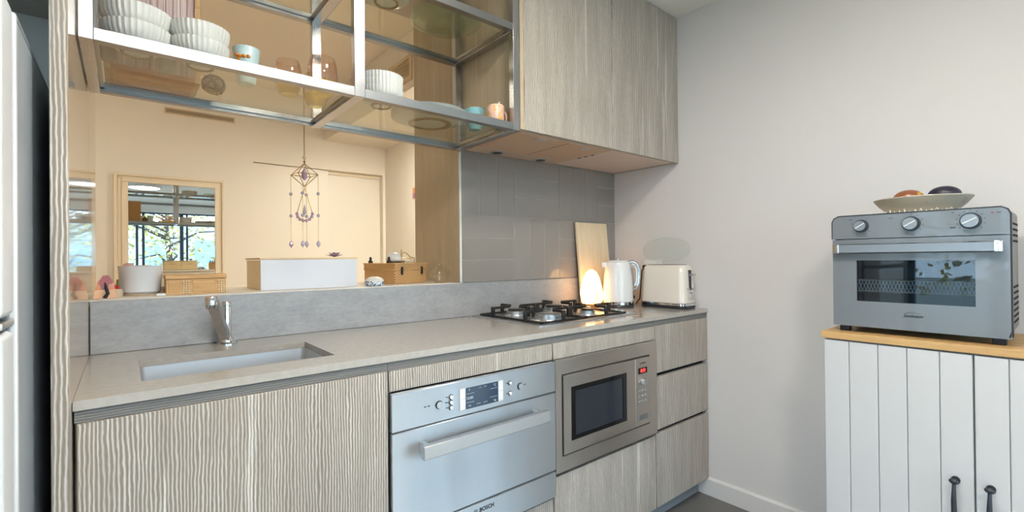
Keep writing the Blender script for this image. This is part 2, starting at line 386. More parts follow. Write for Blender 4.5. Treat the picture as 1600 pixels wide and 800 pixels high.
# splashback tiles, laid in blocks of three, alternately upright and flat
TX0, TW, TH, G = 1.1235, 0.2975, 0.0978, 0.0028
part('grout_bed', MB().box(1.1235, XR - 0.0005, -0.0062, -0.0002, 1.0372, 1.611), M['grout'], wb)
def tile_obj(x0, x1, z0, z1):
    z0, z1 = max(z0, 1.0372), min(z1, 1.6115)
    if z1 - z0 < 0.01: return
    part('tile', MB().box(x0 + G / 2, x1 - G / 2, -0.0078, -0.006, z0 + G / 2, z1 - G / 2, 0.0012, 1), M['tile'], wb)
for bi in range(4):
    bx0, bx1 = TX0 + TW * bi, min(TX0 + TW * (bi + 1), XR)
    for row, (z0, z1) in enumerate(((1.036, 1.331), (1.331, 1.6265))):
        flat = (bi + row) % 2 == 0
        if flat:
            for k in range(3): tile_obj(bx0, bx1, z0 + (z1 - z0) * k / 3, z0 + (z1 - z0) * (k + 1) / 3)
        else:
            for k in range(3):
                a, b = bx0 + TW * k / 3, min(bx0 + TW * (k + 1) / 3, XR)
                if b - a > 0.02: tile_obj(a, b, z0, z1)
solo('wall_left', MB().box(-2.6, -2.48, -5.1, -2.55, 0, YC).box(-2.6, -2.48, -0.55, 0.0, 0, YC).box(-2.6, -2.48, -2.55, -0.55, 0, 0.3).box(-2.6, -2.48, -2.55, -0.55, 2.2, YC), M['wall'], kind='structure')
solo('wall_window', MB().box(-2.6, -1.3, -5.1, -4.98, 0, YC).box(4.7, 5.3, -5.1, -4.98, 0, YC).box(-1.3, 4.7, -5.1, -4.98, 2.19, YC), M['wall'], kind='structure')
solo('wall_living', MB().box(5.18, 5.3, -4.98, 0, 0, YC).box(XR + 0.12, 5.18, -0.12, 0, 0, YC), M['wall'], kind='structure')
# room behind
solo('wall_hall_far', MB().box(-1.6, 0.85, 2.75, 2.95, 0, 2.62).box(0.85, 2.033, 2.75, 2.95, 1.978, 2.62).box(0.85, 2.033, 2.86, 2.95, 0, 1.978).box(2.005, 2.033, 2.75, 2.86, 0, 1.978), M['hallwall'], kind='structure')
solo('wall_hall_right', MB().box(2.033, 2.2, 0.4, 2.95, 0, 2.62), M['hallwall'], kind='structure')
solo('wall_hall_left', MB().box(-1.7, -1.6, 0.4, 2.95, 0, 2.62), M['hallwall'], kind='structure')
solo('wall_hall_bulkhead', MB().box(1.44, 2.033, 0.4, 2.75, 2.245, 2.62, 0.003, 1), M['hallwall'], kind='structure')
solo('wall_hall_back', MB().box(-1.6, XL - 0.024, 0.4, 0.41, 0, 2.62).box(1.14, 2.033, 0.4, 0.41, 0, 2.62).box(XL - 0.024, 1.14, 0.4, 0.41, 0, 1.016).box(XL - 0.024, 1.14, 0.4, 0.41, 2.33, 2.62), M['hallwall'], kind='structure')
# opening lining
solo('trim_1', MB().box(XL - 0.02, 1.139, -0.004, 0.42, 1.019, 1.037, 0.002, 1), M['halldoor'], kind='structure')
solo('trim_2', MB().box(1.119, 1.138, -0.001, 0.4, 1.0375, 2.329, 0.001, 1), M['veneer_warm_lit'], kind='structure')
solo('trim_3', MB().box(XL - 0.02, XL, 0.002, 0.405, 1.0375, 2.329, 0.001, 1), M['lacquer'], kind='structure')
solo('trim_4', MB().box(1.1165, 1.1245, -0.009, -0.0015, 1.038, 1.60), M['white'], kind='structure')
solo('baseboard_right', MB().prism([(XR - 0.014, 0), (XR, 0), (XR, 0.084), (XR - 0.006, 0.084), (XR - 0.014, 0.076)], 'y', -2.02, -0.507), M['wall'], kind='structure')
# sliding doors of the cupboard in the far room
d1 = solo('door_1', MB().box(0.853, 1.48, 2.775, 2.80, 0.006, 1.974, 0.002, 1), M['halldoor'], kind='structure')
d2 = solo('door_2', MB().box(1.43, 2.003, 2.815, 2.84, 0.006, 1.945, 0.002, 1), M['halldoor'], kind='structure')
solo('trim_5', MB().box(1.46, 2.004, 2.81, 2.845, 1.947, 1.977), M['frame_cream'], kind='structure')
# windows behind the camera
w1 = thing('window_1', None, None, (1.7, -5.04, 0), kind='structure')
part('frame', MB().box(-1.3, 4.7, -5.08, -5.0, 2.125, 2.19).box(-1.3, 4.7, -5.08, -5.0, 0.0, 0.06).box(-1.3, -1.25, -5.08, -5.0, 0.06, 2.125).box(4.65, 4.7, -5.08, -5.0, 0.06, 2.125), M['winframe'], w1)
posts = [(-0.52, -0.46), (-0.42, -0.385), (0.19, 0.232), (0.292, 0.335), (0.925, 0.99), (1.035, 1.07), (1.75, 1.80), (1.86, 1.9), (2.55, 2.61), (2.66, 2.70), (3.35, 3.4), (3.46, 3.5), (4.1, 4.15)]
for a, b in posts: part('mullion', MB().box(a, b, -5.07, -5.01, 0.06, 2.125, 0.003, 1), M['winframe'], w1)
e = [-1.25] + [v for p in posts for v in p] + [4.65]
for a, b in zip(e[0::2], e[1::2]):
    part('pane', MB().box(a, b, -5.045, -5.039, 0.06, 2.125), M['paneglass'], w1)
solo('trim_6', MB().box(-1.3, 4.7, -4.978, -4.88, 2.15, 2.30, 0.004, 1), M['pelmet'], kind='structure')
w2 = thing('window_2', None, None, (-2.54, -1.55, 0.3), kind='structure')
part('frame', MB().box(-2.58, -2.5, -2.55, -0.55, 0.3, 0.35).box(-2.58, -2.5, -2.55, -0.55, 2.15, 2.2).box(-2.58, -2.5, -2.55, -2.5, 0.35, 2.15).box(-2.58, -2.5, -0.6, -0.55, 0.35, 2.15), M['winframe'], w2)
part('mullion', MB().box(-2.57, -2.51, -1.57, -1.52, 0.35, 2.15), M['winframe'], w2)
part('pane', MB().box(-2.545, -2.539, -2.5, -1.57, 0.35, 2.15), M['paneglass'], w2)
part('pane', MB().box(-2.545, -2.539, -1.52, -0.6, 0.35, 2.15), M['paneglass'], w2)
solo('ground', MB().box(-30, 30, -40, 20, -0.4, -0.13), M['ground'], kind='structure')

# ================================================================== CABINETRY
YF = -0.5567    # front of the doors
def gap(name, parent, *b): return part(name, MB().box(*b), M['gapblack'], parent)
t = thing('tall_divider', 'tall limed wood divider between the fridge and the worktop', 'divider', (-0.084, -0.3, 0))
part('board', MB().box(-0.0957, XL - 0.0012, -0.612, -0.001, 0.0, 2.343, 0.001, 1), M['veneer'], t)
part('lining', MB().box(XL - 0.0012, XL, -0.608, -0.0015, 0.891, 2.343), M['lacquer'], t, label='glossy beige lining')
# cabinet over the fridge
t = thing('overhead_cabinet', 'limed wood cabinet high above the fridge', 'cabinet', (-0.42, -0.3, 1.775))
part('body', MB().box(-0.745, -0.0965, -0.58, -0.002, 1.775, 2.343), M['veneer'], t)
part('door', MB().box(-0.745, -0.0965, -0.60, -0.582, 1.775, 2.34, 0.001, 1), M['veneer'], t)

def unit(name, label, x0, x1):
    t = thing(name, label, 'cabinet', ((x0 + x1) / 2, -0.28, 0))
    part('side_panel', MB().box(x0, x0 + 0.016, -0.536, -0.02, 0.082, 0.868), M['veneer'], t)
    part('side_panel', MB().box(x1 - 0.016, x1, -0.536, -0.02, 0.082, 0.868), M['veneer'], t)
    part('bottom_panel', MB().box(x0 + 0.016, x1 - 0.016, -0.536, -0.02, 0.082, 0.098), M['veneer'], t)
    part('kickboard', MB().box(x0, x1, -0.507, -0.49, 0.0, 0.081), M['greyplastic'], t)
    part('grip_strip', MB().box(x0, x1, -0.552, -0.539, 0.8485, 0.8715), M['veneer_h'], t)
    return t
s1 = unit('sink_cabinet', 'wide limed wood cabinet under the sink', -0.0705, 0.5315)
part('door', MB().box(-0.0675, 0.530, YF, YF + 0.019, 0.082, 0.8475, 0.0012, 1), M['veneer'], s1)
s2 = unit('oven_cabinet', 'limed wood cabinet housing the steel oven', 0.5325, 1.1275)
part('filler_panel', MB().box(0.535, 1.125, YF, YF + 0.019, 0.7925, 0.8475, 0.0012, 1), M['veneer'], s2)
part('drawer_front', MB().box(0.535, 1.125, YF, YF + 0.019, 0.082, 0.322, 0.0012, 1), M['veneer'], s2)
s3 = unit('microwave_cabinet', 'limed wood cabinet housing the built-in microwave', 1.1285, 1.7275)
part('filler_panel', MB().box(1.131, 1.725, YF, YF + 0.019, 0.7915, 0.8475, 0.0012, 1), M['veneer'], s3)
part('drawer_front', MB().box(1.131, 1.725, YF, YF + 0.019, 0.082, 0.388, 0.0012, 1), M['veneer'], s3)
gap('shadow_gap', s3, 1.1446, 1.711, -0.52, -0.505, 0.385, 0.402)
s4 = unit('drawer_cabinet', 'limed wood stack of three drawers beside the white wall', 1.7285, 2.1655)
for z0, z1 in ((0.648, 0.8475), (0.408, 0.631), (0.082, 0.392)):
    part('drawer_front', MB().box(1.731, 2.160, YF, YF + 0.019, z0, z1, 0.0012, 1), M['veneer'], s4)
for z0, z1 in ((0.625, 0.655), (0.385, 0.415)):
    gap('shadow_gap', s4, 1.745, 2.149, -0.534, -0.53, z0, z1)

# worktop with the sink cut out
wt = thing('worktop', 'long grey stone worktop with sink cut-out', 'worktop', (1.05, -0.28, 0.872))
m = MB(); X = [XL, 0.028, 0.430, XR - 0.001]; Yv = [-0.5575, -0.456, -0.185, -0.0005]
for i in range(3):
    for j in range(3):
        if (i, j) != (1, 1):
            m.quad(*[(X[i + a], Yv[j + b], 0.89) for a, b in ((0, 0), (1, 0), (1, 1), (0, 1))]); m.quad(*[(X[i + a], Yv[j + b], 0.872) for a, b in ((0, 1), (1, 1), (1, 0), (0, 0))])
def ring(x0, x1, y0, y1, flip=False):
    c = [(x0, y0), (x1, y0), (x1, y1), (x0, y1)]
    for k in range(4):
        a, b = c[k], c[(k + 1) % 4]; m.quad((a[0], a[1], 0.872), (b[0], b[1], 0.872), (b[0], b[1], 0.89), (a[0], a[1], 0.89))
ring(X[0], X[3], Yv[0], Yv[3]); ring(X[1], X[2], Yv[1], Yv[2])
bmesh.ops.remove_doubles(m.bm, verts=m.bm.verts, dist=1e-5)
part('slab', m, M['stone'], wt, smooth=False)
solo('stone_upstand', MB().box(XL + 0.0015, XR - 0.001, -0.014, -0.0005, 0.8905, 1.0345, 0.001, 1), M['upstand'], 'low grey stone upstand running along the back of the worktop', 'splashback', loc=(1.05, -0.007, 0.89))
# sink
sk = thing('sink', 'rectangular stainless steel sink set under the worktop', 'sink', (0.23, -0.32, 0.70))
m = MB(); lo = rrect(0.027, 0.431, -0.457, -0.184, 0.018); lb = rrect(0.035, 0.423, -0.449, -0.192, 0.022)
m.loft([[(x, y, 0.8715) for x, y in lo], [(x, y, 0.712) for x, y in lb], [(x, y, 0.70) for x, y in rrect(0.055, 0.403, -0.429, -0.212, 0.02)]], True, False, True)
part('basin', m, M['sink'], sk)
part('rim', MB().loft([[(x, y, 0.8716) for x, y in rrect(0.005, 0.45, -0.47, -0.165, 0.02)], [(x, y, 0.8716) for x, y in lo]], True, False, False), M['sink'], sk)
part('drain', MB().lathe(0.23, -0.32, [(0.045, 0.7005), (0.045, 0.704), (0.03, 0.702), (0.0, 0.702)], 24), M['chrome'], sk)
# mixer tap
ft = thing('faucet', 'chrome mixer tap with slanting flat spout behind the sink', 'faucet', (0.24, -0.062, 0.89))
part('base_flange', MB().lathe(0.24, -0.062, [(0.0, 0.8902), (0.029, 0.8902), (0.029, 0.893), (0.023, 0.897), (0.0, 0.897)], 28), M['chrome'], ft)
part('body', MB().lathe(0.24, -0.062, [(0.0, 0.897), (0.019, 0.897), (0.0185, 0.905), (0.0135, 0.915), (0.0125, 1.0), (0.012, 1.004), (0.0, 1.005)], 28), M['chrome'], ft)
p0, p1 = Vector((0.237, -0.066, 0.905)), Vector((0.190, -0.155, 1.035))
dv = (p1 - p0).normalized(); sd = dv.cross(Vector((0, 0, 1))).normalized(); nn = sd.cross(dv)
def slab_loop(p, wd, th): return [p + sd * wd * a + nn * th * b for a, b in ((-1, -1), (1, -1), (1, 1), (-1, 1))]
part('spout', MB().loft([slab_loop(p0, 0.0125, 0.010), slab_loop(p0.lerp(p1, 0.6), 0.0135, 0.008), slab_loop(p1, 0.0145, 0.006)]), M['steel_v'], ft)
part('spout_head', MB().lathe(p1.x, p1.y, [(0.0, 1.006), (0.0135, 1.006), (0.015, 1.008), (0.015, 1.016), (0.0155, 1.017), (0.0165, 1.018), (0.0165, 1.038), (0.015, 1.041), (0.0, 1.042)], 26), M['chrome'], ft)
part('handle', MB().lathe(0.24, -0.062, [(0.0, 1.005), (0.0128, 1.005), (0.013, 1.016), (0.012, 1.0185), (0, 1.019)], 24), M['chrome'], ft)

# ---------------------------------------------------------------- oven
YO = -0.5715
ov = thing('built_in_oven', 'built-in stainless steel oven with blue display and long bar handle', 'oven', (0.83, -0.3, 0.33))
part('body', MB().box(0.55, 1.11, -0.555, -0.05, 0.335, 0.788), M['plastic_dark'], ov)
cp = part('control_panel', MB().box(0.5345, 1.1255, YO, -0.556, 0.6895, 0.7885, 0.0012, 1), M['steel_oven'], ov)
od = part('oven_door', MB().box(0.5345, 1.1255, YO, -0.556, 0.4245, 0.6850, 0.0012, 1), M['steel_oven'], ov)
bp_ = part('lower_panel', MB().box(0.5345, 1.1255, YO, -0.556, 0.334, 0.4185, 0.0012, 1), M['steel_oven'], ov)
# display
part('display_frame', MB().prism(rrect(0.7405, 0.9015, 0.7035, 0.767, 0.003), 'y', YO - 0.0012, YO), M['satin'], cp)
part('display_screen', MB().box(0.7625, 0.8805, YO - 0.0018, YO - 0.0009, 0.7045, 0.766), M['display'], cp)
for x0, x1 in ((0.7425, 0.761), (0.8825, 0.8995)):
    for z0, z1 in ((0.705, 0.7345), (0.736, 0.7655)):
        part('display_button', MB().box(x0, x1, YO - 0.0022, YO - 0.0011, z0, z1, 0.0004, 1), M['white'], cp)
for s_, x, z, a in (('12:00', 0.776, 0.735, 0.011), ('°C', 0.868, 0.757, 0.010), ('kg', 0.868, 0.712, 0.009), ('P', 0.775, 0.7585, 0.008), ('min', 0.776, 0.713, 0.007)):
    text('display_text', s_, a, (x, YO - 0.0019, z), (1, 0, 0), M['printlight'], cp)
m = MB()
for x0, x1, z in ((0.765, 0.792, 0.7475), (0.765, 0.792, 0.7225), (0.85, 0.877, 0.7475), (0.85, 0.877, 0.7225), (0.80, 0.815, 0.713), (0.825, 0.84, 0.713), (0.81, 0.818, 0.759), (0.828, 0.836, 0.759)):
    m.box(x0, x1, YO - 0.0021, YO - 0.0018, z, z + 0.0008)
part('display_lines', m, M['printlight'], cp)
def push(x, z, r, nm='button', mt='white'):
    b = part(nm, MB().cyl((x, YO, z), (x, YO - 0.006, z), r, 20), M[mt], cp)
    m_ = MB(); pts = [(x + (r + 0.0012) * math.cos(a), YO - 0.001, z + (r + 0.0012) * math.sin(a)) for a in [2 * PI * k / 20 for k in range(20)]]
    part('button_ring', m_.tube(pts, 0.0011, 5, True), M['plastic_dark'], b)
push(0.6745, 0.736, 0.0095, 'dial', 'satin'); push(0.9685, 0.735, 0.0085, 'dial', 'satin')
for z in (0.7505, 0.7355, 0.7205): push(0.7125, z, 0.0050)
for z in (0.7525, 0.7205): push(0.927, z, 0.0048)
m = MB()
for x0, x1, z in ((0.628, 0.635, 0.7385), (0.639, 0.646, 0.7385), (0.697, 0.703, 0.7515), (0.694, 0.703, 0.7365), (0.697, 0.703, 0.7215), (0.985, 0.993, 0.737), (0.914, 0.919, 0.753), (0.914, 0.919, 0.721)):
    m.box(x0, x1, YO - 0.0003, YO, z - 0.0018, z + 0.0018)
part('printed_marks', m, M['print'], cp)
# handle
hb = part('handle', MB().prism([(-0.628, 0.6205), (-0.628, 0.652), (-0.6255, 0.6545), (-0.611, 0.6545), (-0.611, 0.618), (-0.6255, 0.618)], 'x', 0.598, 1.046), M['satin'], od)
for x in (0.612, 1.02): part('handle_mount', MB().box(x, x + 0.014, -0.613, YO + 0.0005, 0.624, 0.650, 0.001, 1), M['satin'], hb)
text('brand_lettering', 'BOSCH', 0.0165, (0.835, YO - 0.0004, 0.3975), (1, 0, 0), M['ink'], bp_, bold=0.0004)
pts = [(0.795 + 0.0068 * math.cos(a), YO - 0.0004, 0.3975 + 0.0068 * math.sin(a)) for a in [2 * PI * k / 24 for k in range(24)]]
part('brand_emblem', MB().tube(pts, 0.0006, 5, True).box(0.792, 0.7932, YO - 0.0008, YO, 0.3935, 0.4015).box(0.7968, 0.798, YO - 0.0008, YO, 0.3935, 0.4015).box(0.7932, 0.7968, YO - 0.0008, YO, 0.3969, 0.3981), M['ink'], bp_)

# ---------------------------------------------------------------- microwave
YM = -0.5665
mw = thing('built_in_microwave', 'built-in steel microwave with black-edged window and red digital clock', 'microwave', (1.42, -0.3, 0.4))
part('body', MB().box(1.15, 1.69, -0.5518, -0.1, 0.42, 0.77), M['black'], mw)
def frame_xz(x0, x1, z0, z1, a0, a1, c0, c1, y0, y1):
    return MB().box(x0, a0, y0, y1, z0, z1).box(a1, x1, y0, y1, z0, z1).box(a0, a1, y0, y1, z0, c0).box(a0, a1, y0, y1, c1, z1)
part('trim_frame', frame_xz(1.131, 1.7245, 0.4045, 0.7895, 1.1605, 1.673, 0.4555, 0.7385, YM, -0.552), M['steel_mw'], mw, smooth=False)
md = part('microwave_door', frame_xz(1.1660, 1.5715, 0.4625, 0.7315, 1.2035, 1.5165, 0.502, 0.6895, YM - 0.004, -0.552), M['steel_mw'], mw, smooth=False)
wf = part('window_frame', frame_xz(1.2035, 1.5165, 0.502, 0.6895, 1.2255, 1.4945, 0.5155, 0.673, YM - 0.0035, -0.553), M['blackglass'], md, smooth=False)
part('window_pane', MB().box(1.2255, 1.4945, YM - 0.001, -0.553, 0.5155, 0.673), plain('microwave_screen', '#2b3038', 0.08, coat=0.6), md)
mc = part('control_panel', MB().box(1.573, 1.6675, YM - 0.004, -0.552, 0.4625, 0.7315, 0.0008, 1), M['steel_mw'], mw)
yc = YM - 0.004
part('clock_window', MB().box(1.5915, 1.6495, yc - 0.0015, yc, 0.670, 0.6935), M['ledglass'], mc)
text('clock_digits', '8:13', 0.0185, (1.6205, yc - 0.0017, 0.6815), (1, 0, 0), M['redled'], mc, bold=0.0004)
text('brand_lettering', 'BOSCH', 0.0085, (1.628, yc - 0.0003, 0.7115), (1, 0, 0), M['ink'], mc)
part('red_dot', MB().cyl((1.606, yc - 0.0003, 0.7115), (1.606, yc, 0.7115), 0.003, 12), plain('logo_red', '#a02020', 0.4), mc)
part('dial', MB().cyl((1.622, yc, 0.6385), (1.622, yc - 0.015, 0.6385), 0.0135, 28, 0.0125), M['satin'], mc)
part('button', MB().box(1.594, 1.605, yc - 0.002, yc, 0.633, 0.640, 0.0006, 1), M['satin'], mc)
for i in range(3):
    for j in range(3):
        x = 1.5945 + i * 0.0195; z = 0.601 - j * 0.0215
        part('button', MB().box(x, x + 0.013, yc - 0.002, yc, z - 0.0045, z + 0.0045, 0.001, 1), M['satin'], mc)
part('release_button', MB().box(1.589, 1.651, yc - 0.0025, yc, 0.484, 0.5065, 0.001, 1), M['steel'], mc)

# ---------------------------------------------------------------- gas cooktop
ct = thing('gas_cooktop', 'stainless gas cooktop with black cast iron pan supports on the worktop', 'cooktop', (1.45, -0.25, 0.89))
X0, X1, Y0, Y1 = 1.160, 1.745, -0.462, -0.030
m = MB(); o1 = rrect(X0, X1, Y0, Y1, 0.012); o2 = rrect(X0 + 0.006, X1 - 0.006, Y0 + 0.006, Y1 - 0.006, 0.01); o3 = rrect(X0 + 0.02, X1 - 0.02, Y0 + 0.02, Y1 - 0.02, 0.01)
m.loft([[(x, y, 0.8903) for x, y in o1], [(x, y, 0.8945) for x, y in o1], [(x, y, 0.8965) for x, y in o2], [(x, y, 0.8955) for x, y in o3]])
part('hob_plate', m, M['satin'], ct)
BZ = 0.8955
burners = [(1.315, -0.345, 0.056), (1.545, -0.345, 0.032), (1.315, -0.140, 0.040), (1.545, -0.140, 0.045)]
for bx, by, br in burners:
    b = part('burner', MB().lathe(bx, by, [(0, BZ), (br * 1.25, BZ), (br * 1.22, BZ + 0.003), (br * 1.0, BZ + 0.004), (br * 1.0, BZ + 0.017), (br * 0.9, BZ + 0.018), (0, BZ + 0.018)], 40, 20, 0.02), M['satin'], ct)
    part('burner_cap', MB().lathe(bx, by, [(0, BZ + 0.018), (br * 0.85, BZ + 0.018), (br * 0.86, BZ + 0.023), (br * 0.8, BZ + 0.0245), (0, BZ + 0.025)], 32), M['iron'] if br < 0.05 else M['satin'], b)
    part('igniter', MB().cyl((bx + br * 1.15, by + 0.01, BZ), (bx + br * 1.15, by + 0.01, BZ + 0.016), 0.003, 8), M['white'], b)
for gx0, gx1 in ((1.187, 1.4325), (1.4375, 1.69)):
    m = MB(); gy0, gy1 = -0.44, -0.052; gz = BZ + 0.001
    m.box(gx0, gx1, gy0, gy0 + 0.008, gz, gz + 0.007, 0.001, 1).box(gx0, gx1, gy1 - 0.008, gy1, gz, gz + 0.007, 0.001, 1).box(gx0, gx0 + 0.008, gy0, gy1, gz, gz + 0.007, 0.001, 1).box(gx1 - 0.008, gx1, gy0, gy1, gz, gz + 0.007, 0.001, 1)
    gr = part('pan_support', m, M['iron'], ct)
    gm = (gx0 + gx1) / 2
    for by in (-0.345, -0.140):
        for dx, dy in ((1, 0), (-1, 0), (0, 1), (0, -1)):
            ex = gx1 - 0.004 if dx > 0 else gx0 + 0.004 if dx < 0 else gm
            ey = by + dy * 0.088 if dx == 0 else by
            ix, iy = gm + dx * 0.030, by + dy * 0.030
            mm = MB()
            if dx:
                mm.box(min(ex, ix), max(ex, ix), by - 0.0045, by + 0.0045, gz + 0.031, gz + 0.041, 0.0012, 1); mm.box(ex - 0.006, ex + 0.006, by - 0.008, by + 0.008, gz, gz + 0.041, 0.0015, 1)
            else:
                mm.box(gm - 0.0045, gm + 0.0045, min(ey, iy), max(ey, iy), gz + 0.031, gz + 0.041, 0.0012, 1); mm.box(gm - 0.008, gm + 0.008, ey - 0.005, ey + 0.005, gz, gz + 0.041, 0.0015, 1)
            part('support_finger', mm, M['iron'], gr)
for ky in (-0.12, -0.20, -0.28, -0.36):
    k = part('knob', MB().lathe(1.7175, ky, [(0, BZ), (0.012, BZ), (0.0115, BZ + 0.011), (0, BZ + 0.012)], 22), M['satin'], ct)

# ---------------------------------------------------------------- upper cabinet and range hood
uc = thing('upper_cabinet', 'limed wood wall cabinet above the cooktop with two tall doors', 'cabinet', (1.64, -0.2, 1.614))
part('side_panel', MB().box(1.1205, 1.1385, -0.410, -0.001, 1.612, 2.3435), M['veneer_warm_lit'], uc)
part('side_panel', MB().box(2.147, 2.165, -0.393, -0.001, 1.614, 2.3435), M['veneer'], uc)
part('bottom_panel', MB().box(1.1385, 2.147, -0.392, -0.010, 1.6145, 1.632), plain('hood_underside_lit', '#dccabd', 0.35), uc)  # pinkish tint paints in the glow bounced up from the salt lamp
part('top_panel', MB().box(1.1385, 2.147, -0.392, -0.001, 2.32, 2.3435), M['veneer'], uc)
part('door', MB().box(1.1395, 1.6465, -0.412, -0.394, 1.611, 2.342, 0.001, 1), M['veneer'], uc)
part('door', MB().box(1.6495, 2.1635, -0.412, -0.394, 1.611, 2.342, 0.001, 1), M['veneer'], uc)
rh = thing('range_hood', 'slim range hood insert under the wall cabinet, with two filters and lamps', 'range hood', (1.40, -0.2, 1.606))
hm = plain('hood_metal_lit', '#d0b8a4', 0.35, 0.2)  # warm bounce from below is mixed into this metal colour
part('plate', MB().box(1.142, 1.664, -0.388, -0.012, 1.609, 1.6142, 0.001, 1), hm, rh)
for x0, x1 in ((1.150, 1.400), (1.412, 1.652)):
    fp = part('filter', MB().box(x0, x1, -0.376, -0.11, 1.6065, 1.6095, 0.001, 1), plain('filter_mesh_lit', '#d2b49a', 0.4, 0.2, bump=0.6, bscale=700), rh)  # filter colour carries the same painted pinkish bounce light
    part('latch', MB().box((x0 + x1) / 2 - 0.028, (x0 + x1) / 2 + 0.028, -0.366, -0.340, 1.6045, 1.607, 0.001, 1), M['satin'], fp)
for x in (1.281, 1.542):
    l_ = part('lamp', MB().lathe(x, -0.062, [(0, 1.6093), (0.034, 1.6093), (0.034, 1.6065), (0.028, 1.6055), (0, 1.6055)], 26), M['satin'], rh)
    part('lens', MB().lathe(x, -0.062, [(0, 1.6056), (0.024, 1.6056), (0.022, 1.6043), (0, 1.604)], 24), M['plastic_dark'], l_)
part('switch', MB().box(1.645, 1.661, -0.32, -0.17, 1.606, 1.6095, 0.001, 1), M['satin'], rh)
for y in (-0.29, -0.25, -0.21): part('switch_button', MB().box(1.648, 1.658, y - 0.008, y + 0.008, 1.6045, 1.6062, 0.0005, 1), M['plastic_dark'], rh)

# ---------------------------------------------------------------- steel and glass shelf
SX = [(-0.0705, -0.0465), (0.506, 0.536), (1.088, 1.1155)]
FY, RY = (-0.412, -0.386), (-0.028, -0.002)
sh = thing('hanging_shelf', 'two-tier hanging shelf of brushed steel bars and glass over the sink', 'shelf', (0.52, -0.2, 1.603))
for a, b in SX:
    for y0, y1 in (FY, RY): part('post', MB().box(a, b, y0, y1, 1.603, 2.3445, 0.0008, 1), M['steel_v'], sh)
TIERS = (1.603, 1.962)
for z in TIERS:
    for y0, y1 in (FY, RY):
        for k in range(2): part('rail', MB().box(SX[k][1], SX[k + 1][0], y0, y1, z, z + 0.026, 0.0008, 1), M['steel'], sh)
    for a, b in SX: part('cross_rail', MB().box(a, b, FY[1], RY[0], z, z + 0.026, 0.0008, 1), M['steel_v'], sh)
    for k in range(2):
        x0, x1 = SX[k][1], SX[k + 1][0]
        part('glass_shelf', MB().box(x0 + 0.001, x1 - 0.001, FY[1] + 0.001, RY[0] - 0.001, z + 0.013, z + 0.019), M['shelfglass'], sh)
        part('glass_ledge', MB().box(x0, x0 + 0.008, FY[1], RY[0], z + 0.009, z + 0.0128).box(x1 - 0.008, x1, FY[1], RY[0], z + 0.009, z + 0.0128).box(x0, x1, RY[0] - 0.008, RY[0], z + 0.009, z + 0.0128), M['steel'], sh)
SZ, SZ2 = TIERS[0] + 0.0192, TIERS[1] + 0.0192

# ================================================================== THINGS ON THE SHELF
def bowl(name, label, x, y, z, R=0.063, h=0.062, ribs=36, mt='ribbed', group='stacked bowls on the glass shelf'):
    t = thing(name, label, 'bowl', (x, y, z), group=group)
    pr = [(R * 0.42, 0.004), (R * 0.62, 0.008), (R * 0.85, h * 0.35), (R * 0.97, h * 0.7), (R, h)]
    part('body', MB().lathe(0, 0, pr + [(R * 0.97, h + 0.001), (R * 0.94, h * 0.97), (R * 0.8, h * 0.4), (R * 0.5, 0.012), (0, 0.011)], 112, ribs, 0.018, cap=False), M[mt], t, False)
    part('foot_ring', MB().lathe(0, 0, [(R * 0.38, 0.004), (R * 0.38, 0.0), (R * 0.46, 0.0), (R * 0.48, 0.006)], 40, cap=False), M['footring'], t, False)
    part('base', MB().lathe(0, 0, [(0, 0.003), (R * 0.42, 0.0035), (R * 0.44, 0.006)], 40, cap=False), M[mt], t, False)
    return t
# stack of two left, two middle, three right
B1 = bowl('ribbed_bowl', 'lower ribbed white bowl of the leftmost stack on the glass shelf', 0.026, -0.317, SZ, 0.066, 0.058)
B2 = bowl('ribbed_bowl', 'upper ribbed white bowl of the leftmost stack, before the wooden box', 0.026, -0.317, SZ + 0.034, 0.067, 0.064)
bowl('ribbed_bowl', 'lower ribbed white bowl of the stack beside the pale blue cup', 0.150, -0.318, SZ, 0.063, 0.056)
bowl('ribbed_bowl', 'upper ribbed white bowl of the stack beside the pale blue cup', 0.150, -0.318, SZ + 0.032, 0.064, 0.062)
for k in range(3):
    bowl('ribbed_bowl', ['bottom', 'middle', 'top'][k] + ' white fluted bowl of the stack right of the centre post', 0.632, -0.305, SZ + k * 0.021, 0.068, 0.05, 40)
def plate(label, x, y, z, R, mt, ring=True, group='piled plates on the glass shelf', h=0.02):
    t = thing('plate', label, 'plate', (x, y, z), group=group)
    part('body', MB().lathe(0, 0, [(0, 0.003), (R * 0.55, 0.003), (R * 0.62, 0.004), (R * 0.98, h), (R, h + 0.002), (R * 0.97, h + 0.003), (R * 0.6, 0.008), (0, 0.007)], 56, cap=False), M[mt], t, False)
    part('foot_ring', MB().lathe(0, 0, [(R * 0.44, 0.003), (R * 0.44, 0), (R * 0.56, 0.0), (R * 0.57, 0.0035)], 48, cap=False), M['footring' if ring else mt], t, False)
    return t
for k in range(3):
    plate(['lowest', 'middle', 'uppermost'][k] + ' white plate of the pile on the lower glass shelf', 0.852, -0.222, SZ + k * 0.009, 0.135, 'plateglaze')
for k in range(2):
    bowl('cereal_bowl', ['lower', 'upper'][k] + ' pale bowl with brown foot ring on the upper glass shelf', 0.672, -0.262, SZ2 + k * 0.02, 0.085, 0.055, 0, 'plateglaze')
for k in range(3):
    plate(['lowest', 'middle', 'topmost'][k] + ' green glass plate piled on the upper shelf near the wall cabinet', 0.915, -0.235, SZ2 + 0.0 + k * 0.012, 0.13 - 0.004 * k, 'greenglass', False, h=0.024)
plate('large pale platter lying on the upper left glass shelf', 0.24, -0.2, SZ2, 0.12, 'plateglaze')
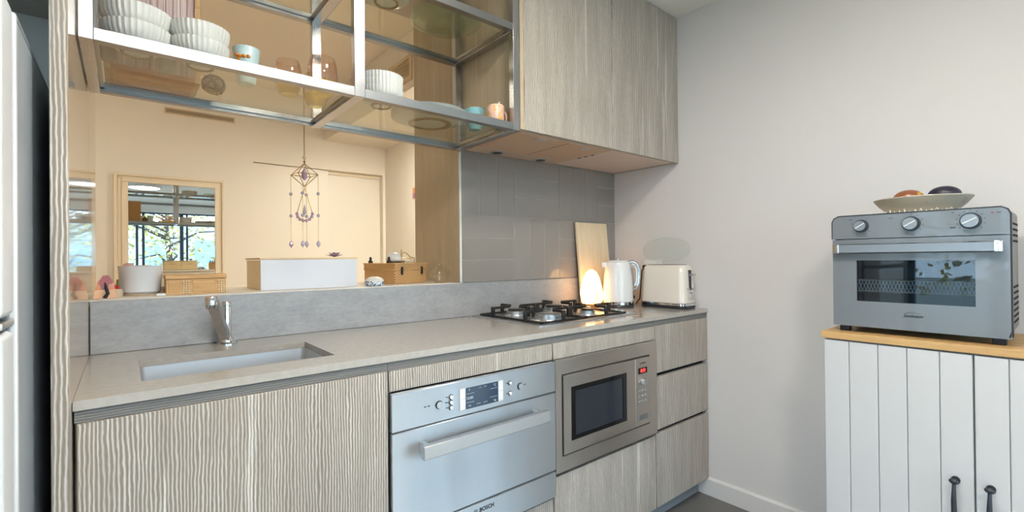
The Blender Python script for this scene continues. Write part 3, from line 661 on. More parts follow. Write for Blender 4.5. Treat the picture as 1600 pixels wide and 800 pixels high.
# pale blue cup with orange flowers
cu = thing('tall_cup', 'pale blue tapered cup with orange flowers on the glass shelf', 'cup', (0.262, -0.262, SZ))
part('body', MB().lathe(0, 0, [(0, 0.002), (0.021, 0.0), (0.0225, 0.003), (0.034, 0.094), (0.0335, 0.0955), (0.031, 0.094), (0.02, 0.008), (0, 0.007)], 40, cap=False), M['paleblue'], cu, False)
for k, (a, z) in enumerate(((-2.55, 0.070), (-2.25, 0.066), (-1.95, 0.066), (-2.4, 0.060), (-1.6, 0.067))):
    r = 0.0225 + (z - 0.003) / 0.091 * 0.0118
    part('flower', MB().ball((r * math.cos(a), r * math.sin(a), z), 0.0055, 0.0055, 0.005, 8, 6), M['orange'], cu, False)
# tumblers
def tumbler(label, x, y, R=0.041, h=0.10):
    t = thing('tumbler', label, 'glass', (x, y, SZ), group='pink and yellow tumblers')
    part('body', MB().lathe(0, 0, [(R * 0.92, h * 0.33), (R * 0.98, h * 0.40), (R * 0.93, h * 0.75), (R * 0.78, h), (R * 0.76, h), (R * 0.905, h * 0.75), (R * 0.955, h * 0.4), (R * 0.9, h * 0.33)], 40, cap=False), M['amber'], t, False, label='pink upper glass')
    part('base', MB().lathe(0, 0, [(0, 0.003), (R * 0.55, 0.0), (R * 0.7, 0.006), (R * 0.92, h * 0.33), (R * 0.9, h * 0.33), (R * 0.66, 0.012), (0, 0.012)], 40, cap=False), M['yellow'], t, False, label='yellow tinted foot')
tumbler('pink and yellow glass tumbler nearest the pale blue cup', 0.373, -0.245, 0.038, 0.098)
tumbler('largest pink and yellow tumbler, nearest the front bar', 0.452, -0.305, 0.043, 0.106)
tumbler('pink and yellow tumbler at the back beside the rear post', 0.468, -0.185, 0.038, 0.098)
# wooden box at the back left
wbx = thing('wooden_box', 'upright wooden box with pink-washed slatted front on the glass shelf', 'box', (0.065, -0.1, SZ))
bx0, bx1, by0, by1, bz1 = -0.036, 0.164, -0.190, -0.040, 1.868
part('side', MB().box(bx0, bx0 + 0.012, by0, by1, SZ, bz1), M['boxwood'], wbx); part('side', MB().box(bx1 - 0.012, bx1, by0, by1, SZ, bz1), M['boxwood'], wbx)
part('base', MB().box(bx0 + 0.012, bx1 - 0.012, by0, by1, SZ, SZ + 0.012), M['orangewood'], wbx); part('lid', MB().box(bx0 + 0.012, bx1 - 0.012, by0, by1, bz1 - 0.012, bz1), M['boxwood'], wbx)
for k in range(11):
    x = bx0 + 0.0125 + k * 0.016; part('slat', MB().box(x, x + 0.0155, by0 + 0.008, by0 + 0.014, SZ + 0.012, bz1 - 0.012, 0.0008, 1), M['pinkwash'], wbx)
part('back_panel', MB().box(bx0 + 0.012, bx1 - 0.012, by1 - 0.012, by1 - 0.004, SZ + 0.012, bz1 - 0.012), M['wicker'], wbx)
solo('dark_jar', MB().lathe(-0.028, -0.24, [(0, SZ), (0.014, SZ), (0.017, SZ + 0.01), (0.017, SZ + 0.05), (0.012, SZ + 0.058), (0.012, SZ + 0.068), (0, SZ + 0.068)], 24), plain('smoked_jar', '#5b5048', 0.2), 'small dark jar behind the leftmost bowls', 'jar', (-0.028, -0.24, SZ))
rb = thing('rattan_ball', 'small brown rattan ball under the back bar of the glass shelf', 'ball', (0.205, -0.105, SZ))
part('core', MB().ball((0, 0, 0.032), 0.026), M['footring'], rb, False)
for k in range(6):
    ax = Vector((random.uniform(-1, 1), random.uniform(-1, 1), random.uniform(-1, 1))).normalized(); u_ = ax.orthogonal().normalized(); v_ = ax.cross(u_)
    part('strand', MB().tube([Vector((0, 0, 0.032)) + (u_ * math.cos(2 * PI * q / 20) + v_ * math.sin(2 * PI * q / 20)) * 0.028 for q in range(20)], 0.003, 6, True), M['bark'], rb, False)
solo('grey_tumbler', MB().lathe(0.088, -0.238, [(0, SZ), (0.018, SZ), (0.022, SZ + 0.085), (0.02, SZ + 0.085), (0.016, SZ + 0.006), (0, SZ + 0.006)], 28), plain('grey_glaze', '#a9aaa4', 0.35), 'plain grey cup between the two stacks of ribbed bowls', 'cup', (0.088, -0.238, SZ))
# cups at the right end
def cupst(label, x, y, z, mt, R=0.036, h=0.045):
    t = thing('small_bowl', label, 'bowl', (x, y, z), group='turquoise bowls at the shelf end')
    part('body', MB().lathe(0, 0, [(0, 0.001), (R * 0.6, 0), (R * 0.85, h * 0.4), (R, h), (R * 0.95, h), (R * 0.8, h * 0.4), (0, 0.006)], 36, cap=False), M[mt], t, False)
    part('rim', MB().tube([(R * 0.98 * math.cos(2 * PI * k / 32), R * 0.98 * math.sin(2 * PI * k / 32), h) for k in range(32)], 0.0018, 6, True), M['footring'], t, False)
cupst('lower turquoise bowl stacked at the right end of the glass shelf', 1.022, -0.262, SZ, 'turq', 0.037, 0.05)
cupst('upper turquoise bowl stacked at the right end of the glass shelf', 1.022, -0.262, SZ + 0.028, 'turq', 0.038, 0.05)
mg = thing('patterned_mug', 'pink and yellow patterned mug by the wall cabinet', 'mug', (1.052, -0.352, SZ))
part('body', MB().lathe(0, 0, [(0, 0.001), (0.026, 0), (0.031, 0.012), (0.031, 0.066), (0.028, 0.074), (0.026, 0.074), (0.028, 0.064), (0.028, 0.012), (0, 0.006)], 36, cap=False), M['pinkmug'], mg, False)
part('handle', MB().tube([(0.029 + 0.016 * math.sin(a), -0.006, 0.036 + 0.022 * math.cos(a)) for a in [PI * k / 10 for k in range(11)]], 0.0038, 8), M['pinkmug'], mg, False)
part('straw', MB().cyl((0, 0.004, 0.012), (0.024, 0.01, 0.096), 0.002, 8), M['white'], mg, False); part('straw', MB().cyl((0, 0, 0.012), (-0.026, 0.004, 0.088), 0.002, 8), M['gold'], mg, False)
gl = thing('tall_glass', 'clear tall glass behind the turquoise bowls', 'glass', (1.03, -0.15, SZ))
part('body', MB().lathe(0, 0, [(0, 0.002), (0.024, 0), (0.03, 0.12), (0.0285, 0.12), (0.022, 0.008), (0, 0.008)], 32, cap=False), M['glass'], gl, False)

# ================================================================== THINGS ON THE LEDGE
LZ = 1.0373
ag = thing('agate_slice', 'orange agate bookend at the left end of the ledge', 'ornament', (-0.040, 0.075, LZ))
m = MB(); pf = [(-0.026, 0), (-0.024, 0.02), (-0.018, 0.045), (-0.006, 0.064), (0.006, 0.066), (0.016, 0.05), (0.021, 0.025), (0.024, 0)]
m.loft([[(x, -0.012 + 0.004 * math.sin(9 * z), z) for x, z in pf], [(x * 0.96, 0.02, z * 0.97) for x, z in pf]])
part('body', m, M['agate'], ag, False)
part('pale_base', MB().loft([[(x * 1.02, -0.0155, min(z, 0.024)) for x, z in pf], [(x * 1.02, -0.011, min(z, 0.024)) for x, z in pf]]), M['agate_pale'], ag, False)
part('dark_vein', MB().tube([(-0.002, -0.017, 0.001), (0.005, -0.0175, 0.014), (0.001, -0.017, 0.030), (-0.001, -0.016, 0.045)], [0.005, 0.0045, 0.004, 0.0015], 8), M['black'], ag, False)
cc = thing('potted_cactus', 'tiny stone-coloured planter with red flower beside the white pot', 'plant', (-0.016, 0.105, LZ))
part('planter', MB().lathe(0, 0, [(0, 0), (0.013, 0), (0.0155, 0.008), (0.0145, 0.02), (0.011, 0.0235), (0, 0.0235)], 24), M['saucer'], cc, False)
part('stem', MB().cyl((0.004, 0, 0.022), (0.005, 0, 0.05), 0.0022, 8), M['green'], cc, False)
for dx, dz in ((-0.004, 0.03), (0.003, 0.027), (-0.001, 0.026)): part('petal', MB().ball((dx, 0, dz), 0.0042, 0.004, 0.006, 8, 6), M['red'], cc, False)
solo('wood_offcut', MB().prism([(-0.022, LZ), (0.006, LZ), (0.006, LZ + 0.052), (-0.018, LZ + 0.047)], 'y', 0.245, 0.262), M['boxwood'], 'slanted piece of light wood leaning behind the white pot', 'wood', (-0.008, 0.25, LZ))
pt = thing('plant_pot', 'white glazed plant pot on a sand-coloured saucer', 'pot', (0.041, 0.142, LZ))
part('pot', MB().lathe(0, 0, [(0, 0.006), (0.044, 0.006), (0.050, 0.012), (0.0555, 0.088), (0.0565, 0.0905), (0.0535, 0.0905), (0.048, 0.014), (0, 0.012)], 44, cap=False), M['pot'], pt, False)
part('saucer', MB().lathe(0, 0, [(0, 0), (0.047, 0), (0.052, 0.006), (0.0505, 0.0065), (0.046, 0.003), (0, 0.003)], 40, cap=False), M['saucer'], pt, False)
solo('dried_flower', MB().ball((0.010, 0.335, LZ + 0.082), 0.017, 0.017, 0.018, 10, 7).cyl((0.010, 0.335, LZ), (0.010, 0.335, LZ + 0.07), 0.012, 12), plain('dusty_pink', '#c99a92', 0.7), 'dusty pink dried flower head behind the white pot', 'flower', (0.01, 0.335, LZ))
for k, (x, y, mt, lb) in enumerate(((0.092, 0.155, 'pinkmug', 'tiny pink patterned tin between pot and carved box'),)):
    solo('small_tin', MB().box(x - 0.009, x + 0.009, y - 0.009, y + 0.009, LZ + 0.0, LZ + 0.024, 0.001, 1), M[mt], lb, 'tin', (x, y, LZ))
solo('folded_card', MB().box(0.076, 0.099, 0.058, 0.078, LZ, LZ + 0.007, 0.001, 1), M['white'], 'small white folded card lying beside the white pot', 'card', (0.087, 0.068, LZ))
cb = thing('carved_box', 'carved light wood box with lid on the ledge above the tap', 'box', (0.18, 0.11, LZ))
part('body', MB().box(0.100, 0.258, 0.070, 0.160, LZ, LZ + 0.047, 0.001, 1), M['boxwood'], cb); part('lid', MB().box(0.098, 0.260, 0.068, 0.162, LZ + 0.048, LZ + 0.062, 0.0015, 1), M['boxwood'], cb)
for x0, x1 in ((0.140, 0.162), (0.234, 0.256)):
    for k in range(3):
        for j in range(6):
            cx = x0 + 0.004 + k * 0.0068; cz = LZ + 0.005 + j * 0.0072
            part('carving', MB().box(cx - 0.0026, cx + 0.0026, 0.0665, 0.071, cz - 0.0026, cz + 0.0026, 0.001, 1), M['palewood'], cb)
for x0, x1 in ((0.106, 0.136), (0.168, 0.228)): part('panel', MB().box(x0, x1, 0.0685, 0.071, LZ + 0.006, LZ + 0.042, 0.0008, 1), M['boxwood'], cb)
wc = thing('drawer_chest', 'low white marbled chest with pale wood lid on the ledge', 'chest', (0.53, 0.2, LZ))
part('body', MB().box(0.363, 0.696, 0.085, 0.318, LZ, LZ + 0.104, 0.001, 1), M['palewood'], wc)
part('front_panel', MB().box(0.362, 0.697, 0.077, 0.0845, LZ, LZ + 0.106, 0.0008, 1), M['marble_white'], wc)
part('lid', MB().box(0.359, 0.700, 0.075, 0.322, LZ + 0.1065, LZ + 0.113, 0.001, 1), M['palewood'], wc)
for x0, x1 in ((0.367, 0.528), (0.532, 0.692)):
    d = part('drawer', MB().box(x0, x1, 0.3185, 0.326, LZ + 0.005, LZ + 0.10, 0.0012, 1), M['palewood'], wc)
    part('drawer_pull', MB().box((x0 + x1) / 2 - 0.03, (x0 + x1) / 2 + 0.03, 0.3262, 0.3285, LZ + 0.07, LZ + 0.074), M['footring'], d)
cl = thing('crystal_lotus', 'pink crystal lotus ornament lying on the white chest', 'ornament', (0.64, 0.16, LZ + 0.1135))
for k in range(14):
    a = 2 * PI * k / 14; r = 0.022 if k % 2 else 0.034; hh = 0.016 if k % 2 else 0.007
    part('petal', MB().loft([[(0.004 * math.cos(a + q), 0.004 * math.sin(a + q), 0.002 + 0.002 * (q > 3)) for q in (0, 1.57, 3.14, 4.71)], [(0.6 * r * math.cos(a) + 0.005 * math.cos(a + q), 0.6 * r * math.sin(a) + 0.005 * math.sin(a + q), 0.004 + hh * 0.5) for q in (0, 1.57, 3.14, 4.71)], [(r * math.cos(a) + 0.0005 * math.cos(a + q), r * math.sin(a) + 0.0005 * math.sin(a + q), 0.004 + hh) for q in (0, 1.57, 3.14, 4.71)]]), M['crystal'], cl, False)
part('core', MB().ball((0, 0, 0.010), 0.008, 0.008, 0.010, 10, 7), M['crystal'], cl, False)
# wicker basket, turned a little
ra = math.radians(15)
bk = thing('wicker_basket', 'rectangular wicker basket with two dark clasps on the ledge', 'basket', (0.866, 0.10, LZ), ra)
part('body', MB().box(0, 0.178, 0, 0.20, 0, 0.058, 0.002, 1), M['wicker'], bk, False)
part('lid', MB().box(-0.002, 0.180, -0.002, 0.202, 0.0605, 0.086, 0.002, 1), M['wicker'], bk, False)
part('edge_binding', MB().box(-0.003, 0.181, -0.003, 0.203, 0.0575, 0.0615, 0.001, 1), M['boxwood'], bk, False)
part('edge_binding', MB().box(-0.004, 0.182, -0.004, 0.204, 0.083, 0.0875, 0.001, 1), M['boxwood'], bk, False)
for x in (0.036, 0.148): part('clasp', MB().box(x - 0.005, x + 0.005, -0.0065, -0.001, 0.038, 0.071, 0.0012, 1), M['black'], bk, False)
TB = LZ + 0.0876
def on_basket(u, v): return (0.866 + u * math.cos(ra) - v * math.sin(ra), 0.10 + u * math.sin(ra) + v * math.cos(ra))
def dropper(label, u, v):
    x, y = on_basket(u, v); t = thing('dropper_bottle', label, 'bottle', (x, y, TB), group='dropper bottles on the basket')
    part('bottle', MB().lathe(0, 0, [(0, 0), (0.0095, 0), (0.0098, 0.002), (0.0098, 0.009), (0.005, 0.012), (0, 0.012)], 20), plain('brown_glass', '#3c2412', 0.1), t, False)
    part('cap', MB().lathe(0, 0, [(0, 0.012), (0.0056, 0.012), (0.0052, 0.022), (0.0035, 0.0265), (0, 0.027)], 16), M['black'], t, False)
dropper('dark dropper bottle on the outer left edge of the wicker basket', 0.012, 0.172)
dropper('dark dropper bottle on the wicker basket beside the white dome lamp', 0.020, 0.060)
x, y = on_basket(0.068, 0.085)
dl = thing('dome_lamp', 'small white dome lamp on the wicker basket', 'lamp', (x, y, TB))
part('base', MB().lathe(0, 0, [(0, 0), (0.031, 0), (0.032, 0.003), (0.030, 0.007), (0, 0.007)], 30), M['ventdark'], dl, False)
part('shade', MB().lathe(0, 0, [(0.029, 0.0072), (0.034, 0.013), (0.034, 0.02), (0.029, 0.032), (0.019, 0.041), (0.008, 0.0455), (0, 0.046)], 32), M['frost'], dl, False)
x, y = on_basket(0.125, 0.06)
cd = thing('wire_loop', 'gold wire loops standing on a pale block on the wicker basket', 'ornament', (x, y, TB))
part('block', MB().box(-0.024, 0.022, -0.016, 0.016, 0, 0.010, 0.002, 1), M['saucer'], cd, False)
part('wire', MB().tube([(-0.03, 0, 0.012), (-0.032, 0, 0.035), (-0.018, 0, 0.047), (-0.004, 0, 0.040), (0.010, 0, 0.025), (0.03, 0, 0.020), (0.032, 0, 0.003)], 0.0019, 6), M['gold'], cd, False)
part('wire', MB().tube([(-0.028, 0.006, 0.058), (-0.030, 0.004, 0.04), (-0.024, 0.002, 0.022), (0.004, 0, 0.020), (0.02, 0, 0.014)], 0.0016, 6), M['gold'], cd, False)
dd = thing('ceramic_dish', 'blue and white patterned ceramic pot with domed pale lid', 'dish', (0.759, 0.058, LZ))
part('body', MB().lathe(0, 0, [(0, 0), (0.034, 0), (0.036, 0.003), (0.036, 0.019), (0, 0.019)], 36), M['bluepat'], dd, False)
part('lid', MB().lathe(0, 0, [(0.036, 0.0192), (0.0355, 0.023), (0.027, 0.031), (0.014, 0.0355), (0, 0.0365)], 36), M['ribbed'], dd, False)
de = thing('glass_decanter', 'squat cut glass decanter at the right end of the ledge', 'decanter', (1.058, 0.062, LZ))
part('body', MB().lathe(0, 0, [(0, 0.002), (0.024, 0.0), (0.027, 0.006), (0.03, 0.014), (0.042, 0.034), (0.044, 0.042), (0.041, 0.050), (0.022, 0.064), (0.012, 0.074), (0.0105, 0.086), (0.014, 0.094), (0.012, 0.094), (0.009, 0.086), (0.01, 0.074), (0.04, 0.044), (0.026, 0.01), (0, 0.008)], 40, 14, 0.04, cap=False), M['cut'], de, False)

# ---------------------------------------------------------------- hanging crystal mobile, from the shelf's back bar
mo = thing('crystal_mobile', 'gold wire sun catcher with hanging crystals under the glass shelf', 'mobile', (0.4815, -0.012, 1.19))
mx_, my_ = 0.4815, -0.012
part('cord', MB().cyl((mx_, my_, 1.470), (mx_, my_, 1.6035), 0.0014, 6), M['gold'], mo)
part('bead', MB().ball((mx_, my_, 1.4935), 0.0065), M['palewood'], mo); part('bead', MB().ball((mx_, my_, 1.478), 0.004), M['gold'], mo)
top, bot = Vector((mx_, my_, 1.473)), Vector((mx_, my_, 1.392))
eq = [Vector((mx_ + 0.047 * math.cos(a), my_ + 0.047 * math.sin(a), 1.4335)) for a in (-0.69, 0.88, 2.45, 4.02)]
m = MB()
for k in range(4):
    m.cyl(top, eq[k], 0.0012, 6); m.cyl(bot, eq[k], 0.0012, 6); m.cyl(eq[k], eq[(k + 1) % 4], 0.0012, 6)
part('wire_octahedron', m, M['gold'], mo)
part('amethyst', MB().loft([[(mx_ + r * math.cos(a), my_ + r * math.sin(a), z) for a in [2 * PI * q / 6 for q in range(6)]] for r, z in ((0.002, 1.415), (0.010, 1.424), (0.009, 1.44), (0.002, 1.455))]), M['crystal'], mo)
for k in range(4):
    q = eq[k] if k in (0, 2) else Vector((mx_ + (0.012 if k == 1 else -0.012), my_ + (0.02 if k == 1 else -0.02), 1.40))
    part('strand', MB().cyl(q, (q.x, q.y, 1.205), 0.0008, 5), M['gold'], mo)
    for z in (1.368, 1.293): part('bead', MB().ball((q.x, q.y, z), 0.006, u=8, v=6), M['bead'], mo)
    part('crystal_drop', MB().loft([[(q.x + r * math.cos(a), q.y + r * math.sin(a), z) for a in [2 * PI * j / 6 for j in range(6)]] for r, z in ((0.0005, 1.183), (0.0075, 1.194), (0.005, 1.203), (0.0005, 1.208))]), M['crystal' if k == 2 else 'bead'], mo)
m = MB(); ang = [PI * (1.0 + k / 14) for k in range(15)]
hoop = [Vector((mx_ + 0.027 * math.cos(a) * 0.77, my_ - 0.027 * math.cos(a) * 0.63, 1.300 + 0.024 * math.sin(a))) for a in ang]
m.tube(hoop, 0.0014, 6); m.cyl(hoop[0], (mx_, my_, 1.39), 0.0011, 6); m.cyl(hoop[-1], (mx_, my_, 1.39), 0.0011, 6)
part('wire_hoop', m, M['gold'], mo)
for p in hoop[::2]: part('hoop_crystal', MB().ball(p, 0.0055, 0.0055, 0.006, 7, 5), M['crystal'], mo)
part('clear_drop', MB().loft([[(mx_ + r * math.cos(a), my_ + r * math.sin(a), z) for a in [2 * PI * j / 6 for j in range(6)]] for r, z in ((0.0005, 1.296), (0.006, 1.303), (0.0035, 1.32), (0.0005, 1.332))]), M['bead'], mo)

# ================================================================== WORKTOP THINGS
WZ = 0.8903
# chopping board leaning on the tiles
bd = thing('chopping_board', 'bamboo chopping board leaning upright against the grey tiles', 'board', (1.93, -0.07, WZ))
m = MB().box(-0.122, 0.122, 0, 0.016, 0, 0.436, 0.004, 2); tm = m.mesh('board'); tm.transform(Matrix.Translation((1.945, -0.068, WZ + 0.001)) @ Matrix.Rotation(math.radians(-5.2), 4, 'X'))
part('board', tm, M['bamboo'], bd)
# salt lamp
sl = thing('salt_lamp', 'glowing orange salt crystal lamp in front of the chopping board', 'lamp', (1.822, -0.128, WZ))
part('base', MB().lathe(0, 0, [(0, 0), (0.046, 0), (0.048, 0.004), (0.046, 0.018), (0, 0.018)], 30), M['orangewood'], sl, False)
m = MB(); pf = [(0.044, 0.0185), (0.053, 0.035), (0.055, 0.07), (0.051, 0.11), (0.040, 0.15), (0.026, 0.176), (0.010, 0.188), (0.0003, 0.19)]
random.seed(3); lp = []
for r, z in pf: lp.append([(r * (1 + random.uniform(-0.06, 0.06)) * math.cos(2 * PI * k / 14), r * (1 + random.uniform(-0.06, 0.06)) * math.sin(2 * PI * k / 14), z) for k in range(14)])
part('crystal', m.loft(lp), M['salt'], sl, False, label='glowing rough salt crystal')
# kettle
kt = thing('kettle', 'white electric kettle with chrome handle beside the salt lamp', 'kettle', (1.936, -0.205, WZ))
part('power_base', MB().lathe(0, 0, [(0, 0), (0.078, 0), (0.08, 0.004), (0.077, 0.012), (0, 0.012)], 40), M['plastic_dark'], kt, False)
part('base_ring', MB().lathe(0, 0, [(0.074, 0.0125), (0.077, 0.014), (0.077, 0.027), (0.0745, 0.029), (0, 0.029)], 40), M['chrome'], kt, False)
part('body', MB().lathe(0, 0, [(0.0, 0.0292), (0.0745, 0.0292), (0.0735, 0.09), (0.069, 0.16), (0.062, 0.205), (0.0595, 0.222), (0.056, 0.2265), (0, 0.2275)], 44), M['white'], kt, False)
kd = part('lid', MB().lathe(0, 0, [(0.052, 0.2277), (0.05, 0.233), (0.02, 0.237), (0, 0.2375)], 36), M['white'], kt, False)
part('lid_knob', MB().lathe(0, 0, [(0.009, 0.2377), (0.010, 0.245), (0.0, 0.247)], 20), M['chrome'], kd, False)
hx, hy = 0.77, -0.63
def kp(r, z): return (r * hx, r * hy, z)
part('handle', MB().tube([kp(0.052, 0.222), kp(0.072, 0.228), kp(0.092, 0.219), kp(0.104, 0.196), kp(0.107, 0.16), kp(0.104, 0.12), kp(0.094, 0.092), kp(0.076, 0.082)], [0.009, 0.0095, 0.0095, 0.0095, 0.0095, 0.0095, 0.009, 0.006], 12), M['chrome'], kt, False)
part('handle_grip', MB().tube([kp(0.066, 0.216), kp(0.084, 0.210), kp(0.0945, 0.19), kp(0.0965, 0.16), kp(0.094, 0.125), kp(0.084, 0.104)], 0.006, 8), M['white'], kt, False)
part('water_gauge', MB().tube([kp(0.066, 0.195), kp(0.0695, 0.165), kp(0.0725, 0.125), kp(0.0735, 0.105)], 0.0085, 10), M['greyplastic'], kt, False)
part('switch', MB().box(0.070 * hx - 0.004, 0.070 * hx + 0.012, 0.070 * hy - 0.012, 0.070 * hy + 0.004, 0.040, 0.056, 0.002, 1), M['black'], kt, False)
part('spout', MB().loft([[(-0.0655 * hx * s + dx * 0.63, -0.0655 * hy * s + dx * 0.77, z) for dx, z in ((-0.016, 0.20), (0.016, 0.20), (0.01, 0.224), (-0.01, 0.224))] for s in (0.85, 1.22)]), M['white'], kt, False)
# toaster
ts = thing('toaster', 'cream two-slice toaster with chrome base at the worktop end', 'toaster', (2.092, -0.385, WZ))
tx0, tx1, ty0, ty1 = 2.032, 2.156, -0.512, -0.262
def tl(z, e, r=0.03): return [(x, y, z) for x, y in rrect(tx0 + e, tx1 - e, ty0 + e, ty1 - e, r, 6)]
part('foot_plate', MB().loft([tl(WZ, 0.004), tl(WZ + 0.003, 0.0), tl(WZ + 0.010, 0.0), tl(WZ + 0.012, 0.003)]), M['plastic_dark'], ts)
part('chrome_band', MB().loft([tl(WZ + 0.0122, 0.0015), tl(WZ + 0.014, -0.001), tl(WZ + 0.025, -0.001), tl(WZ + 0.027, 0.002)]), M['chrome'], ts)
tb = part('body', MB().loft([tl(WZ + 0.0272, 0.001), tl(WZ + 0.09, 0.003), tl(WZ + 0.17, 0.007), tl(WZ + 0.197, 0.010), tl(WZ + 0.207, 0.017), tl(WZ + 0.210, 0.028, 0.02)]), M['cream_toaster'], ts)
for x in (2.072, 2.116): part('slot', MB().box(x - 0.012, x + 0.012, -0.47, -0.30, WZ + 0.2095, WZ + 0.2112), M['gapblack'], tb)
lv = part('lever_track', MB().box(2.086, 2.100, ty0 - 0.001, ty0 + 0.012, WZ + 0.09, WZ + 0.185, 0.001, 1), M['plastic_dark'], ts)
part('lever', MB().box(2.080, 2.106, ty0 - 0.022, ty0 - 0.0005, WZ + 0.158, WZ + 0.168, 0.003, 2), M['chrome'], lv)
part('dial', MB().cyl((2.094, ty0 + 0.004, WZ + 0.062), (2.094, ty0 - 0.012, WZ + 0.062), 0.017, 26), M['chrome'], ts)
for x in (2.074, 2.114): part('button', MB().cyl((x, ty0 + 0.004, WZ + 0.095), (x, ty0 - 0.004, WZ + 0.095), 0.005, 14), M['satin'], ts)
# outlet on the right wall with a plug
ol = thing('power_outlet', 'white double power outlet on the wall behind the toaster', 'outlet', (XR, -0.26, 1.09))
part('plate', MB().box(XR - 0.009, XR - 0.0005, -0.312, -0.205, 1.060, 1.125, 0.002, 2), M['white'], ol)
for y in (-0.29, -0.228): part('switch', MB().box(XR - 0.012, XR - 0.0088, y - 0.006, y + 0.006, 1.104, 1.117, 0.001, 1), M['white'], ol)
pg = thing('plug', 'black power plug in the wall outlet behind the toaster', 'plug', (XR - 0.02, -0.235, 1.085))
part('plug_body', MB().box(XR - 0.040, XR - 0.0092, -0.25, -0.215, 1.075, 1.098, 0.006, 2), M['black'], pg)
part('cord', MB().tube([(XR - 0.04, -0.232, 1.086), (XR - 0.055, -0.225, 1.07), (XR - 0.05, -0.215, 1.0), (XR - 0.04, -0.20, 0.92), (XR - 0.06, -0.19, 0.894)], 0.0032, 8), M['black'], pg)
# clear glass lid resting against the wall
gd = thing('food_cover', 'clear oval glass food cover leaning on the wall above the toaster', 'cover', (2.15, -0.35, 1.10))
m = MB(); N = 40
oval = [(-0.345 + 0.135 * math.cos(2 * PI * k / N), 1.176 + 0.062 * math.sin(2 * PI * k / N)) for k in range(N)]
m.loft([[(2.146 + (z - 1.176) * 0.12, y, z) for y, z in oval], [(2.150 + (z - 1.176) * 0.12, y, z) for y, z in oval]])
part('glass', m, M['coverglass'], gd)
part('rim', MB().tube([(2.148 + (z - 1.176) * 0.12, y, z) for y, z in oval], 0.0028, 6, True), M['coverglass'], gd)

# ================================================================== FRIDGE
fr = thing('fridge', 'white two-door fridge with grey side at the left edge', 'fridge', (-0.44, -0.4, 0))
FX, FT = -0.118, 1.493
part('cabinet', MB().box(-0.745, FX, -0.745, -0.03, 0.02, FT, 0.004, 2), M['fridge_side'], fr)
part('front_flange', MB().box(-0.745, FX + 0.0015, -0.759, -0.7455, 0.02, FT + 0.002, 0.002, 1), M['fridge_white'], fr)
part('door_seal', MB().box(-0.737, FX - 0.006, -0.774, -0.7595, 0.04, FT - 0.01), M['greyplastic'], fr)
part('upper_door', MB().box(-0.745, FX + 0.001, -0.86, -0.7745, 1.068, FT + 0.002, 0.010, 3), M['fridge_white'], fr)
part('lower_door', MB().box(-0.745, FX + 0.001, -0.86, -0.7745, 0.05, 1.049, 0.010, 3), M['fridge_white'], fr)
part('hinge', MB().box(-0.20, FX - 0.001, -0.84, -0.755, 1.0535, 1.0635, 0.003, 2), M['satin'], fr)
part('top_cover', MB().box(-0.745, FX, -0.745, -0.03, FT + 0.0002, FT + 0.008, 0.002, 1), M['greyplastic'], fr)
for x in (-0.70, -0.19): part('foot', MB().cyl((x, -0.70, 0), (x, -0.70, 0.0205), 0.02, 14), M['rubber'], fr)

# ================================================================== RIGHT CABINET AND TOASTER OVEN
sc_ = thing('storage_cabinet', 'white tongue-and-groove cabinet with oak top below the countertop oven', 'cabinet', (1.98, -1.53, 0))
cy0, cy1 = -1.885, -1.158
part('carcass', MB().box(1.822, 2.150, cy0 + 0.002, cy1 - 0.002, 0.03, 0.864), M['board_white'], sc_)
part('top', MB().box(1.793, 2.158, cy0 - 0.012, cy1 + 0.008, 0.867, 0.8895, 0.003, 2), M['oak'], sc_)
part('plinth', MB().box(1.835, 2.145, cy0 + 0.02, cy1 - 0.02, 0.0, 0.0295), M['board_white'], sc_)
ymid = -1.5155
for side, (a, b) in enumerate(((ymid + 0.0015, cy1), (cy0, ymid - 0.0015))):
    edges = [-1.158, -1.2275, -1.3025, -1.3725, -1.4455, -1.514] if side == 0 else [-1.517, -1.5835, -1.657, -1.731, -1.805, -1.885]
    dr = part('door', MB().box(1.806, 1.8215, a, b, 0.032, 0.862), M['board_white'], sc_)
    for e0, e1 in zip(edges, edges[1:]):
        part('board', MB().box(1.799, 1.8065, e1 + 0.0005, e0 - 0.0005, 0.032, 0.862, 0.0030, 2), M['board_white'], dr)
    hy_ = -1.477 if side == 0 else -1.547
    m = MB().tube([(1.797, hy_, 0.508), (1.775, hy_, 0.510), (1.768, hy_, 0.495), (1.770, hy_ + 0.001, 0.46), (1.768, hy_, 0.42), (1.772, hy_, 0.385), (1.797, hy_, 0.375)], [0.0045, 0.0045, 0.0045, 0.006, 0.0065, 0.0048, 0.0045], 10)
    for z in (0.508, 0.375): m.cyl((1.7985, hy_, z), (1.794, hy_, z), 0.010, 18)
    m.ball((1.770, hy_, 0.512), 0.0075, 0.0115, 0.0075, 12, 8)
    part('handle', m, M['ironhandle'], dr)
